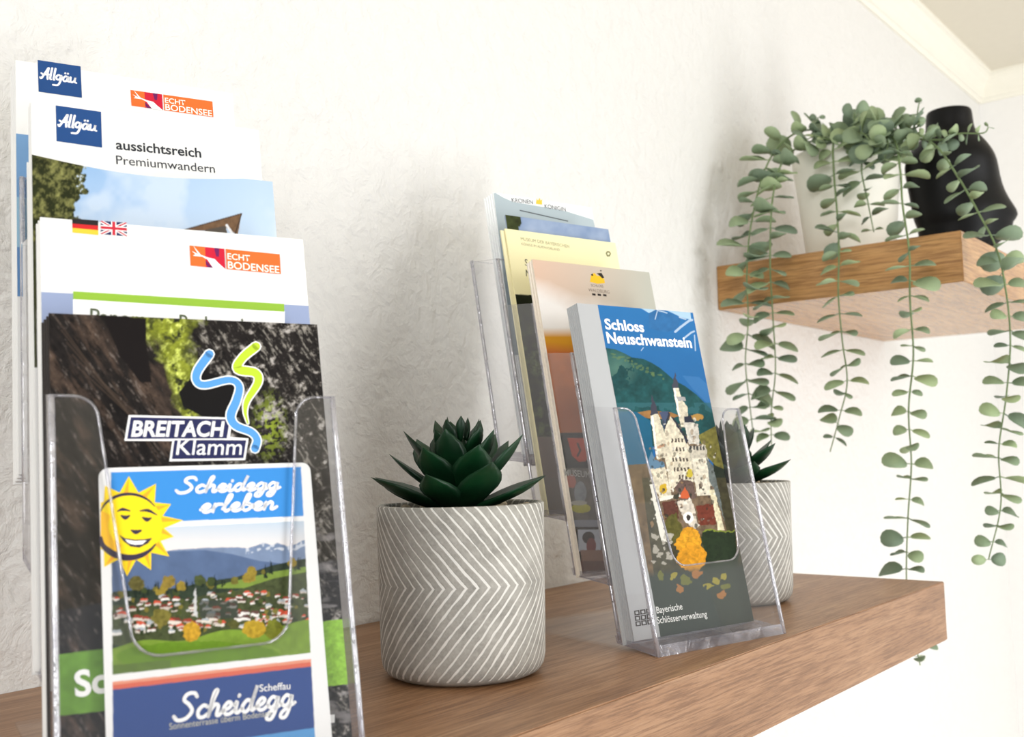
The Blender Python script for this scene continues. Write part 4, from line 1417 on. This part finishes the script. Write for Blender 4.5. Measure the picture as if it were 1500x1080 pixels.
# ------------------------------------------------------------------ succulent pots
def pot_mat():
    t = NT('grooved_concrete')
    tc = t.node('ShaderNodeTexCoord')
    sp = t.node('ShaderNodeSeparateXYZ')
    t.link(tc.outputs['Object'], sp.inputs[0])
    X, Y, Z = sp.outputs
    ang = t.math('ARCTAN2', Y, X)
    s = t.math('MULTIPLY', ang, 0.047)
    wob = t.noise(t.coord(), 26, 3)
    wob2 = t.noise(t.coord((1, 1, 1)), 130, 2)
    dz = t.math('ABSOLUTE', t.math('SUBTRACT', Z, 0.052))
    f = t.math('ADD', s, t.math('MULTIPLY', dz, 0.86))
    f = t.math('ADD', f, t.math('MULTIPLY', t.math('SUBTRACT', wob, 0.5), 0.0045))
    f = t.math('ADD', f, t.math('MULTIPLY', t.math('SUBTRACT', wob2, 0.5), 0.0012))
    per = 2 * math.pi * 0.047 / 50
    fr = t.math('FRACT', t.math('DIVIDE', f, per))
    d = t.math('ABSOLUTE', t.math('SUBTRACT', fr, 0.5))
    wid = t.math('SUBTRACT', t.math('MULTIPLY', t.noise(t.coord(), 45, 4, 0.65), 0.40), 0.135)
    line = t.math('SMOOTHSTEP' if False else 'LESS_THAN', d, wid)
    mr = t.node('ShaderNodeMapRange', interpolation_type='SMOOTHSTEP')
    t.link(t.math('SUBTRACT', d, wid), mr.inputs[0])
    mr.inputs[1].default_value, mr.inputs[2].default_value = 0.0, 0.10
    mr.inputs[3].default_value, mr.inputs[4].default_value = 1.0, 0.0
    line = mr.outputs[0]
    lo = t.math('GREATER_THAN', Z, 0.0035)
    line = t.math('MULTIPLY', line, lo)
    n1 = t.noise(t.coord(), 60, 5, 0.6)
    n2 = t.noise(t.coord(), 420, 3, 0.7)
    g = t.math('ADD', t.math('MULTIPLY', n1, 0.6), t.math('MULTIPLY', n2, 0.4))
    base = t.ramp(g, [(0.3, L4((134, 132, 126))), (0.5, L4((163, 160, 153))), (0.72, L4((186, 183, 176)))])
    mx = t.node('ShaderNodeMixRGB')
    t.link(line, mx.inputs[0])
    t.link(base, mx.inputs[1])
    mx.inputs[2].default_value = L4((224, 222, 216))
    t.link(mx.outputs[0], t.p.inputs['Base Color'])
    t.bump(t.math('ADD', t.math('MULTIPLY', line, -1.0), t.math('MULTIPLY', n2, 0.35)), 0.6, 0.0006)
    t.p.inputs['Roughness'].default_value = 0.85
    t.p.inputs['Specular IOR Level'].default_value = 0.2
    return t.m


M_POT = pot_mat()
M_SOIL = plain('dark_potting_soil', (30, 24, 20), 0.95, 0.1, 0.3, 200)
t_ = NT('succulent_leaf')
_g = t_.noise(t_.coord(), 40, 3)
t_.link(t_.ramp(_g, [(0.3, L4((4, 28, 14))), (0.7, L4((10, 54, 26)))]), t_.p.inputs['Base Color'])
t_.p.inputs['Roughness'].default_value = 0.42
t_.p.inputs['Specular IOR Level'].default_value = 0.35
M_SUCC = t_.m
M_PEB = plain('beige_pebble', (196, 180, 154), 0.8, 0.2, 0.15, 90)


def succ_leaf_mesh(length, width, thick):
    """fat pointed leaf, keeled below, along +x, tip curling up"""
    vs, fs = [], []
    nl, ns = 9, 8
    for i in range(nl):
        f = i / (nl - 1)
        w = width * float(np.interp(f, [0, .3, .55, .72, .86, 1], [.42, .78, 1.0, .86, .46, 0.0]))
        w = max(w, 0.0002)
        h = thick * (0.9 - 0.5 * f) * (1 - f ** 5) + 0.0001
        x = length * f
        z = 0.16 * length * f * f
        for k in range(ns):
            a = 2 * math.pi * k / ns
            yy = w / 2 * math.cos(a)
            zz = h * math.sin(a) * (0.35 if math.sin(a) > 0 else 1.0)
            zz += 0.10 * abs(yy)                       # slight trough
            vs.append((x, yy, z + zz))
    for i in range(nl - 1):
        for k in range(ns):
            k2 = (k + 1) % ns
            fs.append((i * ns + k, i * ns + k2, (i + 1) * ns + k2, (i + 1) * ns + k))
    fs += [tuple(range(ns)), tuple(range((nl - 1) * ns, nl * ns))]
    m = MB()
    m.add(vs, fs)
    return m.mesh('succulent_leaf', True)


RINGS = [(0.000, 8, .050, 16, .0245, 10), (0.007, 7, .045, 30, .0235, 32), (0.015, 5, .037, 43, .021, 15),
         (0.025, 4, .026, 48, .014, 40), (0.034, 3, .017, 55, .010, 10), (0.038, 3, .014, 70, .006, 60)]
SM = [succ_leaf_mesh(l, w, .0042 if l > .03 else .0026) for (_, _, l, _, w, _) in RINGS]
for m_ in SM:
    m_.materials.append(M_SUCC)
R_, H_ = .0473, .0940
potprof = [(0.0, 0.0), (.030, 0.0), (.0385, .0006), (.0425, .0026), (.0448, .0060), (.0458, .011), (.0462, .03), (.0466, .06), (.0471, .085), (R_, H_ - .0006),
           (R_ - .0008, H_), (R_ - .0040, H_), (R_ - .0048, H_ - .001), (R_ - .0052, .070), (.0, .070)]
pebm = MB()
_pv = []
for i in range(5):
    for k in range(7):
        a, b = 2 * math.pi * k / 7, math.pi * (i / 4 - .5)
        _pv.append((.0045 * math.cos(a) * math.cos(b), .0034 * math.sin(a) * math.cos(b), .0026 * math.sin(b)))
pebm.add(_pv, [(i * 7 + k, i * 7 + (k + 1) % 7, (i + 1) * 7 + (k + 1) % 7, (i + 1) * 7 + k) for i in range(4) for k in range(7)])
PEB = pebm.mesh('pebble', True)
PEB.materials.append(M_PEB)
POTM = lathe(potprof, 96).mesh('pot', True)
POTM.materials.append(M_POT)
SOILM = lathe([(0.0, .0895), (.02, .090), (.0415, .0885), (.0415, .072), (0, .072)], 32).mesh('soil', True)
SOILM.materials.append(M_SOIL)
stm = MB().tube([(0, 0, .088), (0, 0, .105), (0.0003, 0, .126), (0.0006, 0, .134)], [.009, .0085, .0045, .0012], 8)
STEM = stm.mesh('stem', True)
STEM.materials.append(M_SUCC)


def succulent(x, y, rz_, seed, label):
    r = random.Random(seed)
    root = obj('potted_succulent', None)
    root.location = (x, y, ZS)
    root.rotation_euler = (0, 0, 0)
    tag(root, label, 'potted plant', 'succulents in grooved concrete pots')
    p = obj('pot', POTM, root)
    p.rotation_euler = (0, 0, rz_)
    obj('soil', SOILM, root)
    obj('stem', STEM, root)
    for ri, (z, n_, l, el, w, ph) in enumerate(RINGS):
        for k in range(n_):
            o = obj('leaf', SM[ri], root)
            az = math.radians(ph + 360 * k / n_ + r.uniform(-7, 7) + seed * 17)
            e = math.radians(el + r.uniform(-6, 6))
            o.rotation_euler = (r.uniform(-.15, .15), -e, az)
            o.location = (math.cos(az) * .004, math.sin(az) * .004, .0915 + z)
            s_ = r.uniform(.92, 1.07)
            o.scale = (s_, s_, s_)
    for k in range(14):
        a = 2 * math.pi * k / 14 + r.uniform(-.15, .15)
        o = obj('pebble', PEB, root)
        o.location = (math.cos(a) * .0375, math.sin(a) * .0375, .0905 + r.uniform(0, .001))
        o.rotation_euler = (r.uniform(-.3, .3), r.uniform(-.3, .3), r.uniform(0, 6))
        s_ = r.uniform(.7, 1.25)
        o.scale = (s_, s_, s_)
    root.scale = (SCL,) * 3
    return root


SCL = 0.988
P1 = (0.4340, -0.1740)
P2 = (0.7515, -0.1750)
succulent(P1[0], P1[1], math.radians(20), 3, 'dark green succulent in grooved grey concrete pot between the two leaflet holders')
succulent(P2[0], P2[1], math.radians(50), 5, 'dark green succulent in grooved concrete pot partly behind the castle leaflet holder')

# ------------------------------------------------------------------ upper shelf: white pot with hanging eucalyptus
M_CER = plain('cream_glazed_ceramic', (250, 248, 236), 0.45, 0.5, 0.01)
t_ = NT('eucalyptus_leaf')
_v = t_.node('ShaderNodeObjectInfo')
_g = t_.noise(t_.coord(), 60, 3)
_f = t_.math('ADD', t_.math('MULTIPLY', _g, 0.35), t_.math('MULTIPLY', _v.outputs['Random'], 0.65))
t_.link(t_.ramp(_f, [(0.15, L4((116, 134, 114))), (0.5, L4((144, 163, 132))), (0.85, L4((172, 190, 144)))]), t_.p.inputs['Base Color'])
t_.p.inputs['Roughness'].default_value = 0.6
t_.p.inputs['Specular IOR Level'].default_value = 0.25
M_EUC = t_.m
M_STEM = plain('eucalyptus_stem', (120, 140, 96), 0.6, 0.3, 0.1)


def euc_leaf(length, width, cup, name='leaf'):
    """round leaf on a short stalk, along +x, two-sided with thickness"""
    out = []
    for i in range(14):
        a = 2 * math.pi * i / 14
        x = length * (0.14 + 0.43 * (1 - math.cos(a)))
        y = width / 2 * math.sin(a) * (0.82 + 0.25 * (1 - math.cos(a)) / 2)
        out.append((x, y, cup * (abs(y) / width * 2) ** 2 * length + 0.10 * cup * x))
    c = (length * .55, 0, 0)
    mb = MB()
    t = .00035
    vs = [c] + out + [(c[0], c[1], c[2] - t)] + [(a, b, d - t) for a, b, d in out]
    n_ = len(out)
    fs = [(0, 1 + i, 1 + (i + 1) % n_) for i in range(n_)]
    fs += [(n_ + 1, n_ + 2 + (i + 1) % n_, n_ + 2 + i) for i in range(n_)]
    fs += [(1 + i, n_ + 2 + i, n_ + 2 + (i + 1) % n_, 1 + (i + 1) % n_) for i in range(n_)]
    mb.add(vs, fs)
    mb.tube([(0, 0, 0), (length * .2, 0, 0)], .0005, 4)
    m = mb.mesh(name, True)
    m.materials.append(M_EUC)
    return m


EUC = [euc_leaf(.024, .020, .16), euc_leaf(.021, .0135, .10), euc_leaf(.017, .015, .2), euc_leaf(.014, .009, .1)]
WX, WY = 1.180, -.120
eu = obj('hanging_eucalyptus', None)
eu.location = (WX, WY, ZU)
tag(eu, 'trailing grey-green eucalyptus in cream ceramic pot on the upper shelf', 'potted plant')
pp_ = [(0, 0), (.044, 0), (.048, .0015), (.0495, .006), (.0555, .070), (.0615, .122), (.0620, .126), (.0612, .128), (.0585, .127), (.052, .060), (.046, .008), (0, .008)]
obj('pot', lathe(pp_, 64).mesh('pot', True), eu, [M_CER])
obj('soil', lathe([(0, .118), (.03, .118), (.056, .114), (.054, .09), (0, .09)], 32).mesh('soil', True), eu, [M_SOIL])


def at(px, py, x):
    return on_plane(px, py, np.array([1.0, 0, 0]), np.array([x, 0, 0]))


# each vine: (points as (px, py, x-plane), first big, spacing in metres, size)
VINES = [
    ([(1236, 205, 1.175), (1190, 190, 1.15), (1150, 205, 1.11), (1120, 250, 1.08), (1100, 330, 1.050), (1094, 400, 1.040), (1096, 470, 1.042), (1092, 530, 1.044), (1098, 590, 1.045), (1104, 640, 1.046)], .0150, 1.0),
    ([(1236, 210, 1.17), (1195, 205, 1.13), (1150, 232, 1.09), (1132, 290, 1.056), (1128, 380, 1.042), (1132, 460, 1.046), (1136, 540, 1.048), (1130, 600, 1.048), (1130, 652, 1.05)], .0165, .92),
    ([(1240, 200, 1.17), (1222, 205, 1.125), (1221, 245, 1.105), (1226, 310, 1.085), (1229, 370, 1.05), (1228, 430, 1.045), (1234, 500, 1.046), (1241, 560, 1.048), (1230, 610, 1.05), (1216, 662, 1.05)], .0160, .92),
    ([(1245, 205, 1.18), (1264, 215, 1.135), (1262, 250, 1.11), (1270, 290, 1.105), (1280, 340, 1.10)], .0140, .9),
    ([(1250, 200, 1.18), (1305, 200, 1.12), (1318, 245, 1.09), (1322, 300, 1.07), (1332, 370, 1.048), (1333, 440, 1.045), (1338, 520, 1.046), (1331, 600, 1.048), (1335, 680, 1.05), (1330, 760, 1.05), (1328, 850, 1.05), (1336, 920, 1.05), (1348, 975, 1.05)], .0170, .98),
    ([(1255, 205, 1.18), (1330, 195, 1.13), (1372, 215, 1.11), (1405, 262, 1.10), (1435, 315, 1.085), (1460, 365, 1.07), (1474, 430, 1.055), (1480, 500, 1.055), (1474, 580, 1.055), (1463, 660, 1.055), (1466, 740, 1.055), (1448, 820, 1.055)], .0155, .98),
    ([(1255, 195, 1.19), (1320, 190, 1.15), (1345, 185, 1.13), (1344, 165, 1.12), (1347, 148, 1.12)], .0120, .72),
    ([(1300, 200, 1.16), (1375, 205, 1.13), (1405, 196, 1.12), (1440, 195, 1.12), (1448, 186, 1.12)], .0115, .68),
    ([(1238, 200, 1.2), (1215, 195, 1.18), (1200, 185, 1.17), (1198, 172, 1.17)], .0110, .6),
    ([(1240, 205, 1.18), (1250, 185, 1.16), (1252, 165, 1.15)], .0110, 1.05),
    ([(1245, 210, 1.17), (1280, 195, 1.13), (1300, 205, 1.11), (1296, 235, 1.10)], .0100, 1.1),
    ([(1235, 210, 1.18), (1215, 205, 1.12), (1195, 200, 1.11), (1180, 205, 1.10)], .0100, 1.0),
    ([(1245, 215, 1.15), (1262, 195, 1.12), (1285, 215, 1.10), (1300, 190, 1.12)], .0090, 1.1),
]
rr = random.Random(11)
root0 = np.array([WX, WY, ZU])
for vi, (pts, space, size) in enumerate(VINES):
    P = np.array([at(*p) for p in pts])
    P = smooth_line(P, 8) - root0
    seg = np.linalg.norm(np.diff(P, axis=0), axis=1)
    cum = np.concatenate([[0], np.cumsum(seg)])
    rad = np.linspace(.0013, .0006, len(P))
    vine = obj('vine', MB().tube(P, list(rad), 5).mesh('vine', True), eu, [M_STEM])
    s, k = (0.03 if vi < 8 else 0.012), rr.randrange(2)
    while s < cum[-1] + .001:
        p = np.array([np.interp(s, cum, P[:, i]) for i in range(3)])
        q = np.array([np.interp(min(s + .004, cum[-1]), cum, P[:, i]) for i in range(3)])
        t = q - p
        t /= np.linalg.norm(t) + 1e-9
        tv = Vector(t)
        side = tv.cross(Vector((0.77, 0.63, 0.0)))       # roughly across the view
        if side.length < .2:
            side = Vector((0.63, -0.77, 0))
        side.normalize()
        oth = tv.cross(side).normalized()
        az = (0.35 if k % 2 else 1.25) + rr.uniform(-.5, .5)
        endf = min(1, (cum[-1] - s) / .06)
        for sg in (1, -1):
            d = (side * math.cos(az) + oth * math.sin(az)) * sg
            d = (d + tv * rr.uniform(-.05, .55)).normalized()
            nrm = (-tv + oth * rr.uniform(-.5, .5) + side * rr.uniform(-.4, .4))
            nrm = nrm + Vector((-0.75, -0.6, 0.1)) * rr.uniform(.0, 1.1)
            if vi >= 8 or s < .09:
                nrm = nrm + Vector((-0.75, -0.6, 0.3)) * rr.uniform(.6, 1.8)
            yv = nrm.cross(d).normalized()
            zv = d.cross(yv).normalized()
            mi = rr.choice((0, 0, 1, 2) if size > .85 else (2, 3, 3))
            if k % 3 == 2:
                mi = rr.choice((1, 2, 3))
            o = obj('leaf', EUC[mi], vine)
            sc = size * (1.34 if vi < 2 or s < .12 else 1.16) * rr.uniform(.80, 1.14) * (.72 + .28 * endf)
            mw = Matrix((d, yv, zv)).transposed().to_4x4()
            o.matrix_local = Matrix.Translation(Vector(p)) @ mw @ Matrix.Scale(sc, 4)
        s += space * rr.uniform(.8, 1.2)
        k += 1

# ------------------------------------------------------------------ black torso-shaped vase
t_ = NT('matt_black_ceramic')
_n = t_.noise(t_.coord(), 300, 3)
t_.bump(_n, 0.05, 0.0002)
t_.link(t_.ramp(_n, [(0.3, L4((8, 8, 9))), (0.7, L4((12, 12, 13)))]), t_.p.inputs['Base Color'])
t_.p.inputs['Roughness'].default_value = 0.42
t_.p.inputs['Specular IOR Level'].default_value = 0.18
M_BLK = t_.m
# cross sections: z, half width across, half depth, shift across, shift depth
TOR = [(0.0, .030, .026, -.002, 0), (.004, .034, .029, -.002, 0), (.022, .048, .036, .009, 0), (.033, .0500, .038, .0105, 0),
       (.039, .0485, .039, .0090, 0), (.047, .0560, .043, .0130, 0), (.060, .0555, .042, .0105, 0), (.078, .0530, .038, .0055, 0), (.098, .0520, .038, .002, 0),
       (.116, .0520, .040, .0, 0), (.130, .0475, .038, .0, 0), (.142, .0395, .032, .001, 0), (.151, .0310, .027, .002, 0), (.158, .0265, .025, .002, 0),
       (.170, .0255, .025, .002, 0), (.180, .0250, .0245, .002, 0), (.1835, .0235, .0235, .002, 0), (.1830, .0215, .0215, .002, 0), (.165, .0205, .0205, .002, 0)]
vs, fs = [], []
NS_ = 48
for (z, a, b, sx_, sy_) in TOR:
    for k in range(NS_):
        th = 2 * math.pi * k / NS_
        cx2, sy2 = math.cos(th), math.sin(th)
        r_ = 1.0
        # chest on the front, twin fullness low on the far side, shoulder blades
        g1 = math.exp(-((z - .112) / .016) ** 2)
        g2 = math.exp(-((z - .038) / .017) ** 2)
        for c0 in (-.55, .55):
            r_ += .10 * g1 * math.exp(-((th - 1.5 * math.pi - c0) / .38) ** 2)
        for c0 in (-.5, .5):
            dth = (th - c0 + math.pi) % (2 * math.pi) - math.pi
            r_ += .13 * g2 * math.exp(-(dth / .40) ** 2)
        r_ -= .09 * g2 * math.exp(-(((th + math.pi) % (2 * math.pi) - math.pi) / .16) ** 2)
        vs.append((sx_ + a * cx2 * r_, sy_ + b * sy2 * r_, z))
for i in range(len(TOR) - 1):
    for k in range(NS_):
        k2 = (k + 1) % NS_
        fs.append((i * NS_ + k, i * NS_ + k2, (i + 1) * NS_ + k2, (i + 1) * NS_ + k))
fs += [tuple(range(NS_)), tuple(range((len(TOR) - 1) * NS_, len(TOR) * NS_))]
vb = MB()
vb.add(vs, fs)
vase = obj('vase', vb.mesh('vase', True), None, [M_BLK])
vase.location = (1.232, -.2215, ZU)
vase.rotation_euler = (0, 0, math.radians(-48))
vase.scale = (1, 1, .93)
sm = vase.modifiers.new('sub', 'SUBSURF')
sm.levels = sm.render_levels = 1
tag(vase, 'matt black ceramic torso-shaped vase on the upper shelf', 'vase')
